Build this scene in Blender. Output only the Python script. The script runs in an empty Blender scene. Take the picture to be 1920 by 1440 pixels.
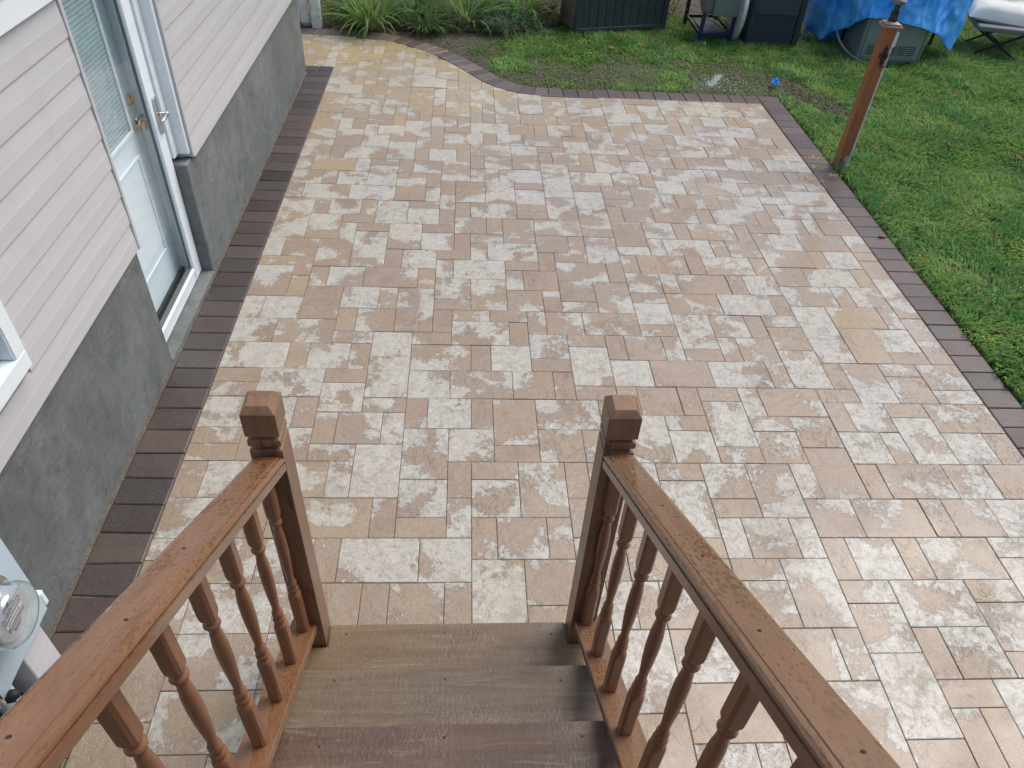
import bpy, bmesh, math, random
import numpy as np
from mathutils import Vector, Matrix, noise
random.seed(7); rng = np.random.default_rng(7)
scn = bpy.context.scene
C = scn.collection
R = math.radians

# ------------------------------------------------------------------ camera
CAMP = (-0.0366, -2.1577, 2.7537)
cam_d = bpy.data.cameras.new('camera'); cam = bpy.data.objects.new('camera', cam_d); C.objects.link(cam)
cam.location = CAMP
cam.rotation_euler = (0.8421, -0.0473, -0.0430)
cam_d.sensor_width = 36; cam_d.lens = 26.30; cam_d.clip_start = 0.02; cam_d.clip_end = 400
scn.camera = cam
# ------------------------------------------------------------------ sky, sun, exposure
SUN_EL, SUN_AZ = R(58), R(60)          # azimuth measured from +Y towards +X
w = bpy.data.worlds.new('World'); scn.world = w; w.use_nodes = True
wn = w.node_tree; wn.nodes.clear()
sky = wn.nodes.new('ShaderNodeTexSky'); sky.sky_type = 'NISHITA'; sky.sun_disc = False
sky.sun_elevation = SUN_EL; sky.sun_rotation = SUN_AZ; sky.air_density = 1.0; sky.dust_density = 4.0; sky.ozone_density = 1.0
bg = wn.nodes.new('ShaderNodeBackground'); bg.inputs['Strength'].default_value = 0.14
wo = wn.nodes.new('ShaderNodeOutputWorld')
wn.links.new(sky.outputs[0], bg.inputs[0]); wn.links.new(bg.outputs[0], wo.inputs[0])
sl = bpy.data.lights.new('sun', 'SUN'); sl.energy = 1.75; sl.angle = R(40); sl.color = (1.0, 0.985, 0.96)
so = bpy.data.objects.new('sun', sl); C.objects.link(so); so.location = (4, 4, 8)
sd = Vector((math.sin(SUN_AZ)*math.cos(SUN_EL), math.cos(SUN_AZ)*math.cos(SUN_EL), math.sin(SUN_EL)))
so.rotation_euler = sd.to_track_quat('Z', 'Y').to_euler()
scn.view_settings.view_transform = 'Standard'; scn.view_settings.look = 'None'
scn.view_settings.exposure = 0.19; scn.view_settings.gamma = 1; scn.view_settings.use_curve_mapping = False
scn.render.resolution_x = 1024; scn.render.resolution_y = 768

# ------------------------------------------------------------------ helpers
def tag(o, label=None, cat=None, group=None, kind=None):
    if label: o['label'] = label
    if cat: o['category'] = cat
    if group: o['group'] = group
    if kind: o['kind'] = kind
    return o
def empty(name, loc=(0, 0, 0), rz=0):
    o = bpy.data.objects.new(name, None); C.objects.link(o); o.location = loc; o.rotation_euler = (0, 0, rz)
    o.empty_display_size = 0.1
    return o
def link(name, me, m, parent=None, loc=None):
    o = bpy.data.objects.new(name, me); C.objects.link(o)
    if m is not None and len(me.materials) == 0: me.materials.append(m)
    if parent: o.parent = parent
    if loc: o.location = loc
    return o
def mesh_np(name, V, F, smooth=False):
    me = bpy.data.meshes.new(name); me.from_pydata([tuple(v) for v in V], [], [tuple(f) for f in F]); me.update()
    if smooth:
        me.polygons.foreach_set('use_smooth', np.ones(len(me.polygons), bool))
    return me
class MB:
    def __init__(s): s.V = []; s.F = []
    def add(s, V, F):
        n = len(s.V); s.V += [tuple(v) for v in V]; s.F += [tuple(i+n for i in f) for f in F]; return s
    def box(s, x0, x1, y0, y1, z0, z1, M=None):
        V = [(x0,y0,z0),(x1,y0,z0),(x1,y1,z0),(x0,y1,z0),(x0,y0,z1),(x1,y0,z1),(x1,y1,z1),(x0,y1,z1)]
        if M is not None: V = [tuple(M @ Vector(v)) for v in V]
        return s.add(V, [(0,3,2,1),(4,5,6,7),(0,1,5,4),(1,2,6,5),(2,3,7,6),(3,0,4,7)])
    def bar(s, a, b, wx, wy):
        a = Vector(a); b = Vector(b); d = (b-a).normalized()
        up = Vector((0,0,1)) if abs(d.z) < .95 else Vector((0,1,0))
        u = d.cross(up).normalized(); v = u.cross(d)
        V = [a+u*i*wx/2+v*j*wy/2 for i, j in ((-1,-1),(1,-1),(1,1),(-1,1))]+[b+u*i*wx/2+v*j*wy/2 for i, j in ((-1,-1),(1,-1),(1,1),(-1,1))]
        return s.add(V, [(3,2,1,0),(4,5,6,7),(0,1,5,4),(1,2,6,5),(2,3,7,6),(3,0,4,7)])
    def tube(s, pts, r, n=8, caps=True):
        pts = [Vector(q) for q in pts]; m = len(pts); V = []; F = []
        rr = r if isinstance(r, (list, tuple)) else [r]*m
        ref = None
        for k in range(m):
            d = (pts[min(k+1, m-1)]-pts[max(k-1, 0)]).normalized()
            if ref is None: ref = d.orthogonal().normalized()
            u = (ref-d*ref.dot(d)).normalized(); v = d.cross(u); ref = u
            V += [pts[k]+(u*math.cos(t*2*math.pi/n)+v*math.sin(t*2*math.pi/n))*rr[k] for t in range(n)]
        for k in range(m-1):
            for t in range(n): F.append((k*n+t, k*n+(t+1) % n, (k+1)*n+(t+1) % n, (k+1)*n+t))
        if caps: F += [tuple(range(n-1, -1, -1)), tuple((m-1)*n+t for t in range(n))]
        return s.add(V, F)
    def lathe(s, prof, n=24, M=None):
        V = []; F = []; m = len(prof)
        for (r, z) in prof: V += [(r*math.cos(t*2*math.pi/n), r*math.sin(t*2*math.pi/n), z) for t in range(n)]
        for k in range(m-1):
            for t in range(n): F.append((k*n+t, k*n+(t+1) % n, (k+1)*n+(t+1) % n, (k+1)*n+t))
        F += [tuple(range(n-1, -1, -1)), tuple((m-1)*n+t for t in range(n))]
        if M is not None: V = [tuple(M @ Vector(v)) for v in V]
        return s.add(V, F)
    def extrude(s, poly, fa, fb):
        n = len(poly); V = [fa(*q) for q in poly]+[fb(*q) for q in poly]
        F = [tuple(range(n-1, -1, -1)), tuple(range(n, 2*n))]+[(i, (i+1) % n, n+(i+1) % n, n+i) for i in range(n)]
        return s.add(V, F)
    def mesh(s, name, bevel=0, seg=1, smooth=False):
        me = mesh_np(name, s.V, s.F)
        bm = bmesh.new(); bm.from_mesh(me)
        bmesh.ops.recalc_face_normals(bm, faces=bm.faces)
        if bevel:
            es = [e for e in bm.edges if len(e.link_faces) == 2 and e.calc_face_angle(0) > .6]
            bmesh.ops.bevel(bm, geom=es, offset=bevel, segments=seg, affect='EDGES', clamp_overlap=True)
        bm.to_mesh(me); bm.free()
        if smooth: me.polygons.foreach_set('use_smooth', np.ones(len(me.polygons), bool))
        return me
    def build(s, name, m, parent=None, bevel=0, seg=1, smooth=False):
        return link(name, s.mesh(name, bevel, seg, smooth), m, parent)

# ------------------------------------------------------------------ materials
class NT:
    def __init__(s, name):
        s.m = bpy.data.materials.new(name); s.m.use_nodes = True; s.t = s.m.node_tree; s.t.nodes.clear()
        s.out = s.n('ShaderNodeOutputMaterial'); s.b = s.n('ShaderNodeBsdfPrincipled'); s.l(s.b.outputs[0], s.out.inputs[0])
    def n(s, k, **kw):
        x = s.t.nodes.new(k)
        for a, b in kw.items(): setattr(x, a, b)
        return x
    def l(s, a, b): s.t.links.new(a, b)
    def set(s, i, v):
        if hasattr(v, 'is_output') or isinstance(v, bpy.types.NodeSocket): s.l(v, i)
        else: i.default_value = v
    def math(s, op, a, b=0.0, c=None, clamp=False):
        x = s.n('ShaderNodeMath', operation=op, use_clamp=clamp); s.set(x.inputs[0], a); s.set(x.inputs[1], b)
        if c is not None: s.set(x.inputs[2], c)
        return x.outputs[0]
    def vmath(s, op, a, b):
        x = s.n('ShaderNodeVectorMath', operation=op); s.set(x.inputs[0], a); s.set(x.inputs[1], b); return x.outputs[0]
    def noise(s, vec, scale, detail=4, rough=.55, dist=0.0, out=0):
        x = s.n('ShaderNodeTexNoise'); s.set(x.inputs['Vector'], vec); x.inputs['Scale'].default_value = scale
        x.inputs['Detail'].default_value = detail; x.inputs['Roughness'].default_value = rough; x.inputs['Distortion'].default_value = dist
        return x.outputs[out]
    def vor(s, vec, scale, feature='F1', out='Distance', rnd=1.0):
        x = s.n('ShaderNodeTexVoronoi', feature=feature); s.set(x.inputs['Vector'], vec); x.inputs['Scale'].default_value = scale
        x.inputs['Randomness'].default_value = rnd
        return x.outputs[out]
    def mr(s, v, a, b, c=0.0, d=1.0):
        x = s.n('ShaderNodeMapRange'); x.clamp = True
        for i, q in enumerate((v, a, b, c, d)): s.set(x.inputs[i], q)
        return x.outputs[0]
    def mix(s, f, a, b, mode='MIX'):
        x = s.n('ShaderNodeMix', data_type='RGBA', blend_type=mode); s.set(x.inputs[0], f)
        s.set(x.inputs[6], a if not isinstance(a, tuple) else (*a, 1)); s.set(x.inputs[7], b if not isinstance(b, tuple) else (*b, 1))
        return x.outputs[2]
    def bump(s, h, strength=.3, dist=.01, nrm=None):
        x = s.n('ShaderNodeBump'); s.set(x.inputs['Height'], h); s.set(x.inputs['Strength'], strength); x.inputs['Distance'].default_value = dist
        if nrm is not None: s.l(nrm, x.inputs['Normal'])
        return x.outputs[0]
    def pos(s): return s.n('ShaderNodeNewGeometry').outputs['Position']
    def obj(s): return s.n('ShaderNodeTexCoord').outputs['Object']
    def rand(s): return s.n('ShaderNodeObjectInfo').outputs['Random']
    def mapv(s, vec, scale=(1,1,1), rot=(0,0,0), loc=(0,0,0)):
        x = s.n('ShaderNodeMapping'); s.set(x.inputs[0], vec); x.inputs['Scale'].default_value = scale; x.inputs['Rotation'].default_value = rot
        x.inputs['Location'].default_value = loc
        return x.outputs[0]
    def fin(s, col, rough=.5, nrm=None, spec=None, metal=0.0, coat=None):
        s.set(s.b.inputs['Base Color'], col if not isinstance(col, tuple) else (*col, 1)); s.set(s.b.inputs['Roughness'], rough)
        s.set(s.b.inputs['Metallic'], metal)
        if spec is not None: s.set(s.b.inputs['Specular IOR Level'], spec)
        if coat is not None: s.set(s.b.inputs['Coat Weight'], coat); s.b.inputs['Coat Roughness'].default_value = .12
        if nrm is not None: s.l(nrm, s.b.inputs['Normal'])
        return s.m
def simple(name, col, rough=.5, metal=0.0, var=.12, scale=30, bump=0.0, bscale=150, spec=None):
    t = NT(name); p = t.obj()
    f = t.noise(p, scale, 4)
    dk = tuple(c*(1-var) for c in col); lt = tuple(min(1, c*(1+var)) for c in col)
    c = t.mix(t.mr(f, .3, .7), dk, lt)
    nb = t.bump(t.noise(p, bscale, 3), bump, .004) if bump else None
    r = t.mr(t.noise(p, scale*2.3, 3), .3, .7, rough*.85, min(1, rough*1.15))
    return t.fin(c, r, nb, spec, metal)

def paver_mat(name, src):
    t = NT(name); P = t.pos()
    if src == 'obj':
        oi = t.n('ShaderNodeObjectInfo'); colr = oi.outputs['Color']; rnd = oi.outputs['Random']
    else:
        at = t.n('ShaderNodeAttribute', attribute_name='pv'); colr = at.outputs['Color']; rnd = at.outputs['Alpha']
    sp = t.n('ShaderNodeSeparateColor'); t.l(colr, sp.inputs[0]); wht, yel, var = sp.outputs
    off = t.n('ShaderNodeCombineXYZ'); t.l(t.math('MULTIPLY', rnd, 71.3), off.inputs[0]); t.l(t.math('MULTIPLY', rnd, 137.7), off.inputs[1]); t.l(t.math('MULTIPLY', rnd, 43.1), off.inputs[2])
    q = t.vmath('ADD', P, off.outputs[0])
    n1 = t.noise(q, 3.9, 4, .53, .4); n2 = t.noise(q, 42, 9, .76, .5); fine = t.noise(q, 170, 3, .65); grit = t.noise(q, 330, 2, .6)
    h = t.math('ADD', n1, t.math('MULTIPLY_ADD', n2, .46, -.23))
    thr = t.mr(wht, 0.0, 1.0, .655, .385)
    e = t.math('SUBTRACT', h, thr)
    mask = t.mr(e, -.012, .016)
    rim = t.math('MULTIPLY', t.mr(t.math('ABSOLUTE', t.math('ADD', e, .012)), .0, .034, 1, 0), .42)
    worn = t.noise(q, 24, 9, .80, .9)
    mask = t.math('MULTIPLY', mask, t.math('SUBTRACT', 1.0, t.math('MULTIPLY', t.mr(worn, .50, .63), .85)))
    tan = t.mix(t.mr(n1, .3, .68), (.230, .158, .098), (.316, .226, .147))
    tan = t.mix(t.mr(var, 0, 1, 0, .65), tan, (.300, .225, .165))
    tan = t.mix(yel, tan, (.42, .30, .12))
    film = t.noise(q, 15, 9, .78, .8)
    tan = t.mix(t.mr(film, .50, .70, 0, .48), tan, (.385, .335, .280))
    wh = t.mix(t.mr(t.noise(q, 19, 7, .7), .3, .7), (.370, .355, .310), (.520, .520, .475))
    wh = t.mix(t.math('MULTIPLY', yel, .55), wh, (.54, .475, .29))
    col = t.mix(mask, tan, wh)
    col = t.mix(rim, col, (.215, .170, .138))
    crk = t.mr(t.math('ABSOLUTE', t.math('SUBTRACT', t.noise(t.mapv(q, (1.6, .8, 1)), 7.5, 6, .62, 1.2), .5)), .0, .012, 1, 0)
    crk = t.math('MULTIPLY', crk, t.mr(t.noise(q, 3.1, 2), .52, .60))
    col = t.mix(t.math('MULTIPLY', crk, .55), col, (.16, .14, .125))
    col = t.mix(t.mr(fine, .40, .66, .0, .42), col, (.165, .130, .10))
    col = t.mix(t.mr(grit, .54, .70, 0, .42), col, (.62, .59, .53))
    stain = t.noise(P, 1.1, 5, .62, .6); col = t.mix(t.mr(stain, .54, .70, 0, .28), col, (.245, .185, .125)); col = t.mix(t.mr(stain, .30, .42, .16, 0), col, (.60, .58, .54))
    cleft = t.noise(q, 11, 8, .64, 1.4)
    hb = t.math('ADD', cleft, t.math('MULTIPLY_ADD', mask, .16, t.math('MULTIPLY_ADD', n2, .30, t.math('MULTIPLY', crk, -.25))))
    nb = t.bump(hb, .60, .012)
    wet = t.noise(P, .9, 3, .5)
    ro = t.math('ADD', t.mr(wet, .36, .62, .18, .38), t.math('MULTIPLY', fine, .18))
    t.set(t.b.inputs['Coat Weight'], t.mr(t.noise(P, 1.7, 4, .6), .38, .60, .15, .95)); t.b.inputs['Coat Roughness'].default_value = .16; t.b.inputs['Coat IOR'].default_value = 1.33
    return t.fin(col, ro, nb, .5)
M_paver = paver_mat('paver_stone', 'obj'); M_pavers = paver_mat('paver_stone_far', 'att')

def border_mat():
    t = NT('border_stone'); P = t.pos(); oi = t.n('ShaderNodeObjectInfo'); rnd = oi.outputs['Random']
    sp = t.n('ShaderNodeSeparateColor'); t.l(oi.outputs['Color'], sp.inputs[0])
    off = t.n('ShaderNodeCombineXYZ'); t.l(t.math('MULTIPLY', rnd, 51.0), off.inputs[0]); t.l(t.math('MULTIPLY', rnd, 87.0), off.inputs[1])
    q = t.vmath('ADD', P, off.outputs[0])
    n1 = t.noise(q, 9, 6, .6, .6); n2 = t.noise(q, 110, 4, .6)
    base = t.mix(rnd, (.028, .024, .024), (.056, .048, .048))
    base = t.mix(sp.outputs[0], base, (.100, .066, .057)); base = t.mix(sp.outputs[1], base, (.20, .165, .12))
    c = t.mix(t.mr(n1, .35, .7, 0, .75), base, t.mix(.5, base, (.045, .03, .028)))
    c = t.mix(t.mr(n2, .5, .8, 0, .3), c, (.22, .19, .18))
    nb = t.bump(t.math('ADD', n1, t.math('MULTIPLY', n2, .3)), .5, .008)
    return t.fin(c, t.mr(t.noise(P, 3, 3), .3, .7, .34, .55), nb, .5)
M_border = border_mat()

def sand_mat(name, a, b, sc=220):
    t = NT(name); P = t.pos()
    c = t.mix(t.mr(t.vor(P, sc, out='Color'), .1, .9), a, b); c = t.mix(t.mr(t.noise(P, 8, 4), .35, .65, 0, .5), c, tuple(x*.55 for x in a))
    return t.fin(c, .9, t.bump(t.vor(P, sc), .6, .004))
M_joint = sand_mat('joint_sand', (.15, .112, .080), (.25, .195, .14))
M_gravel = sand_mat('edge_sand', (.085, .075, .058), (.17, .148, .112), 160)

def concrete_mat():
    t = NT('concrete'); P = t.pos()
    st = t.mapv(P, (1.0, 1.0, .8))
    n1 = t.noise(st, 2.6, 8, .68, .8); n2 = t.noise(st, 14, 9, .78, .5); n3 = t.noise(P, 85, 5, .72)
    c = t.mix(t.mr(n1, .36, .64), (.102, .120, .115), (.190, .212, .208))
    c = t.mix(t.mr(n2, .42, .66, 0, .6), c, (.225, .24, .232))
    c = t.mix(t.mr(n2, .30, .43, .65, 0), c, (.075, .085, .075))
    c = t.mix(t.mr(n3, .50, .68, 0, .55), c, (.07, .076, .07))
    sk = t.noise(t.mapv(P, (1, 3.2, 1.1), (0, 0, 0)), 3.0, 6, .7)
    c = t.mix(t.mr(sk, .56, .70, 0, .45), c, (.085, .095, .085))
    pit = t.mr(t.vor(P, 55), .03, .10, .5, 0)
    c = t.mix(pit, c, (.05, .055, .05))
    tr = t.noise(t.mapv(P, (1, 1.4, 5.5), (.5, 0, 0)), 4.2, 7, .72, 1.4); c = t.mix(t.mr(tr, .54, .66, 0, .35), c, (.30, .32, .315)); c = t.mix(t.mr(tr, .34, .44, .35, 0), c, (.085, .098, .095))
    hl = t.math('MULTIPLY', t.mr(t.math('ABSOLUTE', t.math('SUBTRACT', t.noise(P, 1.9, 8, .58, .9), .5)), 0, .004, 1, 0), t.mr(t.noise(P, 1.3, 2), .50, .56)); c = t.mix(t.math('MULTIPLY', hl, .7), c, (.04, .045, .04))
    bigd = t.noise(t.mapv(P, (1, 1, .5)), 1.3, 4, .6); c = t.mix(t.mr(bigd, .48, .62, 0, .45), c, (.075, .088, .080))
    z = t.n('ShaderNodeSeparateXYZ'); t.l(P, z.inputs[0])
    h = t.math('ADD', t.math('MULTIPLY', n2, .7), t.math('MULTIPLY', n3, .4))
    return t.fin(c, .78, t.bump(h, .35, .008))
M_conc = concrete_mat()

def vinyl_mat(name, col, rough=.42):
    t = NT(name); P = t.pos()
    n = t.noise(t.mapv(P, (1, .25, 4)), 6, 4, .55)
    c = t.mix(t.mr(n, .3, .7), tuple(x*.955 for x in col), tuple(min(1, x*1.03) for x in col))
    c = t.mix(t.mr(t.noise(P, 140, 3, .6), .58, .75, 0, .10), c, tuple(x*.7 for x in col))
    gd = t.noise(t.mapv(P, (1, 2.2, .7)), 2.4, 6, .68); c = t.mix(t.mr(gd, .52, .72, 0, .12), c, tuple(x*.62 for x in col))
    g = t.math('ADD', t.math('MULTIPLY', t.noise(t.mapv(P, (1, .06, 1)), 160, 3), .3), t.math('MULTIPLY', t.noise(t.mapv(P, (1, .5, .2)), 3.0, 2), 6.0))
    return t.fin(c, rough, t.bump(g, .06, .002), .4)
M_siding = vinyl_mat('vinyl_siding', (.550, .545, .552))
M_white = vinyl_mat('white_trim', (.80, .87, .90), .35)
M_trimgrey = vinyl_mat('grey_trim', (.53, .525, .545))
M_doorpaint = None
def door_mat():
    t = NT('white_door_paint'); P = t.pos()
    z = t.n('ShaderNodeSeparateXYZ'); t.l(P, z.inputs[0])
    dots = t.mr(t.math('ADD', t.vor(P, 120), t.math('MULTIPLY', z.outputs[2], .30)), .13, .19, 1, 0)
    n = t.noise(P, 9, 4)
    c = t.mix(t.mr(n, .3, .7), (.76, .84, .88), (.80, .87, .90))
    c = t.mix(t.math('MULTIPLY', dots, .65), c, (.30, .34, .36))
    return t.fin(c, .4, None, .4)
M_doorpaint = door_mat()

def glass_mat(name, tint=(.955, .99, 1.0), fac=.35, rough=.02):
    t = NT(name); t.t.nodes.remove(t.b)
    fr = t.n('ShaderNodeLayerWeight'); fr.inputs[0].default_value = .5; fz = t.math('POWER', fr.outputs['Facing'], 4.0)
    tr = t.n('ShaderNodeBsdfTransparent'); tr.inputs[0].default_value = (*tint, 1)
    gl = t.n('ShaderNodeBsdfGlossy'); gl.inputs['Roughness'].default_value = rough; gl.inputs['Color'].default_value = (.95, 1, 1, 1)
    mx = t.n('ShaderNodeMixShader'); t.l(t.math('MULTIPLY_ADD', fz, .75, fac*.1), mx.inputs[0]); t.l(tr.outputs[0], mx.inputs[1]); t.l(gl.outputs[0], mx.inputs[2])
    t.l(mx.outputs[0], t.out.inputs[0]); return t.m
M_glass = glass_mat('door_glass'); M_dome = glass_mat('meter_glass', (.93, .95, .96), 1.6)

SLOPE = 0.61; SANG = math.atan(SLOPE)
def wood_mat(name, base, dark, wetc, axis='slope', wet=.5, spots=True, rough=.42):
    """stained wood with grain along the piece; wet = share of the surface under a film of water"""
    t = NT(name); P = t.pos()
    if axis == 'slope': q = t.mapv(t.n('ShaderNodeVectorRotate', rotation_type='X_AXIS').outputs[0] if False else P, (38, 1, 38), (0, 0, 0))
    if axis == 'slope':
        vr = t.n('ShaderNodeVectorRotate', rotation_type='X_AXIS'); t.l(P, vr.inputs['Vector']); vr.inputs['Angle'].default_value = SANG
        loc = vr.outputs[0]; q = t.mapv(loc, (34, 2.2, 34)); dq = t.mapv(loc, (1.0, .42, 1.0))
    elif axis == 'x': loc = P; q = t.mapv(P, (1.8, 34, 34)); dq = t.mapv(P, (.55, 1, 1))
    else: loc = P; q = t.mapv(P, (34, 34, 2.0)); dq = P
    r = t.rand()
    off = t.n('ShaderNodeCombineXYZ')
    for i, k in enumerate((31., 57., 23.)): t.l(t.math('MULTIPLY', r, k), off.inputs[i])
    q = t.vmath('ADD', q, off.outputs[0])
    g = t.noise(q, 1.0, 6, .65, .5); g2 = t.noise(q, 3.2, 3, .6)
    c = t.mix(t.mr(g, .30, .72), base, dark)
    c = t.mix(t.mr(g2, .56, .74, 0, .5), c, tuple(x*.45 for x in dark))
    g3 = t.noise(q, 7.5, 4, .7); c = t.mix(t.mr(g3, .50, .70, 0, .40), c, tuple(x*.5 for x in dark)); c = t.mix(t.mr(g3, .30, .44, .25, 0), c, tuple(min(1, x*1.45) for x in base))
    big = t.noise(P, 5, 4, .6)
    c = t.mix(t.mr(big, .35, .7, 0, .5), c, tuple((a+b)/2 for a, b in zip(base, wetc)))
    if name.startswith('stained_newel'):
        ck = t.noise(t.mapv(P, (26, 26, .9)), 1.3, 3, .5); ck = t.math('MULTIPLY', t.mr(t.math('ABSOLUTE', t.math('SUBTRACT', ck, .5)), .0, .014, 1, 0), t.mr(t.noise(P, 9, 2), .48, .56)); c = t.mix(t.math('MULTIPLY', ck, .8), c, (.02, .012, .008))
    ro = t.mr(big, .3, .7, rough*.8, rough*1.2)
    hgt = t.math('MULTIPLY', g, .35)
    if spots:
        d0 = t.vor(dq, 120); d = t.math('SUBTRACT', .86, t.math('MULTIPLY_ADD', d0, .62, t.math('MULTIPLY', t.noise(dq, 130, 3, .6), .22)))
        film = t.mr(t.noise(dq, 9, 4, .6), .60-wet*.25, .70-wet*.25, 0, .12)
        m = t.mr(t.math('ADD', d, t.math('MULTIPLY_ADD', film, 1.3, t.math('MULTIPLY', t.noise(dq, 14, 3, .5), .30))), .735, .775)
        up = t.n('ShaderNodeSeparateXYZ'); t.l(t.n('ShaderNodeNewGeometry').outputs['Normal'], up.inputs[0])
        m = t.math('MULTIPLY', m, t.mr(up.outputs[2], .25, .55))
        c = t.mix(t.math('MULTIPLY', m, .62), c, wetc)
        ro = t.mix(m, ro, (.10, .10, .10)) if False else t.math('MULTIPLY', ro, t.mr(m, 0, 1, 1, .22))
        hgt = t.math('ADD', hgt, t.math('MULTIPLY', m, .6))
        t.set(t.b.inputs['Coat Weight'], t.math('MULTIPLY_ADD', m, .6, .30)); t.b.inputs['Coat Roughness'].default_value = .10; t.b.inputs['Coat IOR'].default_value = 1.33
    return t.fin(c, ro, t.bump(hgt, .35, .004), .5)
M_rail = wood_mat('stained_rail_wood', (.245, .125, .064), (.155, .075, .038), (.150, .062, .020), 'slope', .6, True, .32)
M_railr = wood_mat('stained_rail_wood_tan', (.235, .135, .080), (.165, .090, .055), (.135, .066, .018), 'slope', .5, True, .32)
M_bal = wood_mat('stained_baluster_wood', (.270, .128, .066), (.165, .070, .036), (.2, .09, .04), 'z', .5, False, .34)
M_newel = wood_mat('stained_newel_wood', (.235, .128, .070), (.125, .060, .034), (.32, .21, .12), 'z', .5, False, .40)
M_post = wood_mat('cedar_post_wood', (.42, .172, .066), (.27, .100, .040), (.25, .12, .06), 'z', .5, False, .5)

def tread_mat(name, a, b, e):
    t = NT(name); P = t.pos()
    q = t.mapv(P, (2.2, 40, 40)); g = t.noise(q, 1, 6, .65, .6); big = t.noise(t.mapv(P, (1, 2.2, 1)), 3.2, 4, .6)
    x = t.n('ShaderNodeSeparateXYZ'); t.l(P, x.inputs[0])
    c = t.mix(t.mr(t.math('ADD', x.outputs[0], t.math('MULTIPLY', big, .8)), -.15, .75), a, b)
    c = t.mix(t.mr(big, .4, .66, 0, .65), c, e)
    c = t.mix(t.mr(g, .36, .66, 0, .62), c, tuple(v*.5 for v in a))
    lite = t.noise(t.mapv(P, (3, 26, 26)), 1.7, 7, .72, .8); c = t.mix(t.mr(lite, .54, .68, 0, .45), c, (.30, .245, .185)); gr = t.noise(P, 210, 3, .65); c = t.mix(t.mr(gr, .50, .70, 0, .45), c, (.04, .030, .024)); c = t.mix(t.mr(t.noise(t.mapv(P, (1, 1.6, 1)), 38, 5, .7), .66, .72, 0, .7), c, (.03, .025, .022))
    wet = t.noise(t.mapv(P, (.8, 1.3, 1)), 6, 5, .6)
    rip = t.noise(t.mapv(P, (1, .6, 1)), 90, 3, .55, .6)
    ro = t.mr(wet, .40, .62, .26, .58)
    return t.fin(c, ro, t.bump(t.math('ADD', t.math('MULTIPLY', g, .35), t.math('MULTIPLY', rip, .6)), .5, .005), .45)
M_tread = [tread_mat('tread_olive', (.205, .138, .072), (.185, .136, .092), (.165, .108, .060)),
           tread_mat('tread_grey_brown', (.190, .136, .084), (.188, .146, .110), (.160, .112, .074)),
           tread_mat('tread_plum', (.152, .094, .062), (.160, .108, .084), (.115, .070, .050))]

# ------------------------------------------------------------------ ground
U = 0.115
SX, SY = -0.0083, -0.0009
def gz(x, y): return SX*x + SY*y
def nz(x, y, s, o=0.0): return noise.noise(Vector((x*s+o, y*s-o*.7, o)))
# inner edge of the dark border (the curve and the straight runs), near-right end to far left end
CURVE = [(-2.9, 6.70), (-2.3, 6.72), (-1.899, 6.724), (-1.373, 6.722), (-.954, 6.648), (-.589, 6.428), (-.291, 6.124), (-.034, 5.754), (.180, 5.448), (.413, 5.265), (.672, 5.195), (.95, 5.186), (1.186, 5.188)]
def catmull(P, n=14):
    out = []
    for i in range(len(P)-1):
        p0 = np.array(P[max(i-1, 0)]); p1 = np.array(P[i]); p2 = np.array(P[i+1]); p3 = np.array(P[min(i+2, len(P)-1)])
        for k in range(n):
            t = k/n; out.append(.5*((2*p1)+(-p0+p2)*t+(2*p0-5*p1+4*p2-p3)*t*t+(-p0+3*p1-3*p2+p3)*t**3))
    out.append(np.array(P[-1])); return np.array(out)
CV = catmull(CURVE)
YTOP, XR, XL, YC = 5.195, 2.918, -1.388, 5.757
def xr_at(y): return 2.905+.006*(y-.6)
def y_edge(x):
    if x >= 1.186: return YTOP
    return float(np.interp(x, CV[:, 0], CV[:, 1]))

# far ground sheet + near lawn with its own relief
gm = NT('soil_ground'); P_ = gm.pos()
gn = gm.noise(P_, 3.0, 6, .62); gn2 = gm.noise(P_, 60, 4, .65)
gc = gm.mix(gm.mr(gn, .35, .65), (.040, .055, .024), (.075, .085, .040)); gc = gm.mix(gm.mr(gn2, .45, .7, 0, .6), gc, (.11, .115, .06))
M_ground = gm.fin(gc, .9, gm.bump(gm.math('ADD', gn2, gn), .7, .02))
me = bpy.data.meshes.new('ground')
N = 40; xs = np.linspace(-60, 60, N); ys = np.linspace(-50, 70, N)
V = [(x, y, gz(x, y)-.035) for y in ys for x in xs]; F = [(j*N+i, j*N+i+1, (j+1)*N+i+1, (j+1)*N+i) for j in range(N-1) for i in range(N-1)]
tag(link('ground', mesh_np('ground', V, F), M_ground), kind='structure')

def lawn_h(x, y):
    """height of the lawn surface above the patio plane"""
    ye = y_edge(x)+.217
    inside = (x < xr_at(y)+.214 and y < ye)
    return -.030 if inside else -.012+.012*nz(x, y, 1.6, 3)+.008*nz(x, y, 6, 9)
gx = np.arange(-3.2, 10.01, .10); gy = np.arange(-3.0, 12.01, .10)
V = []; F = []
for y in gy:
    for x in gx: V.append((x, y, gz(x, y)+lawn_h(x, y)))
nx = len(gx)
for j in range(len(gy)-1):
    for i in range(nx-1):
        cx, cy = gx[i]+.05, gy[j]+.05
        if cx < xr_at(cy)+.05 and cy < y_edge(cx)+.05: continue
        if cx < -1.75 and cy < 5.6: continue
        F.append((j*nx+i, j*nx+i+1, (j+1)*nx+i+1, (j+1)*nx+i))
lm = NT('lawn_soil'); P_ = lm.pos()
ln = lm.noise(P_, 2.2, 5, .6); l2 = lm.noise(P_, 45, 5, .7)
lc = lm.mix(lm.mr(ln, .35, .65), (.040, .038, .024), (.072, .060, .040)); lc = lm.mix(lm.mr(l2, .42, .72, 0, .8), lc, (.165, .14, .10))
M_lawn = lm.fin(lc, .92, lm.bump(l2, .8, .02))
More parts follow.
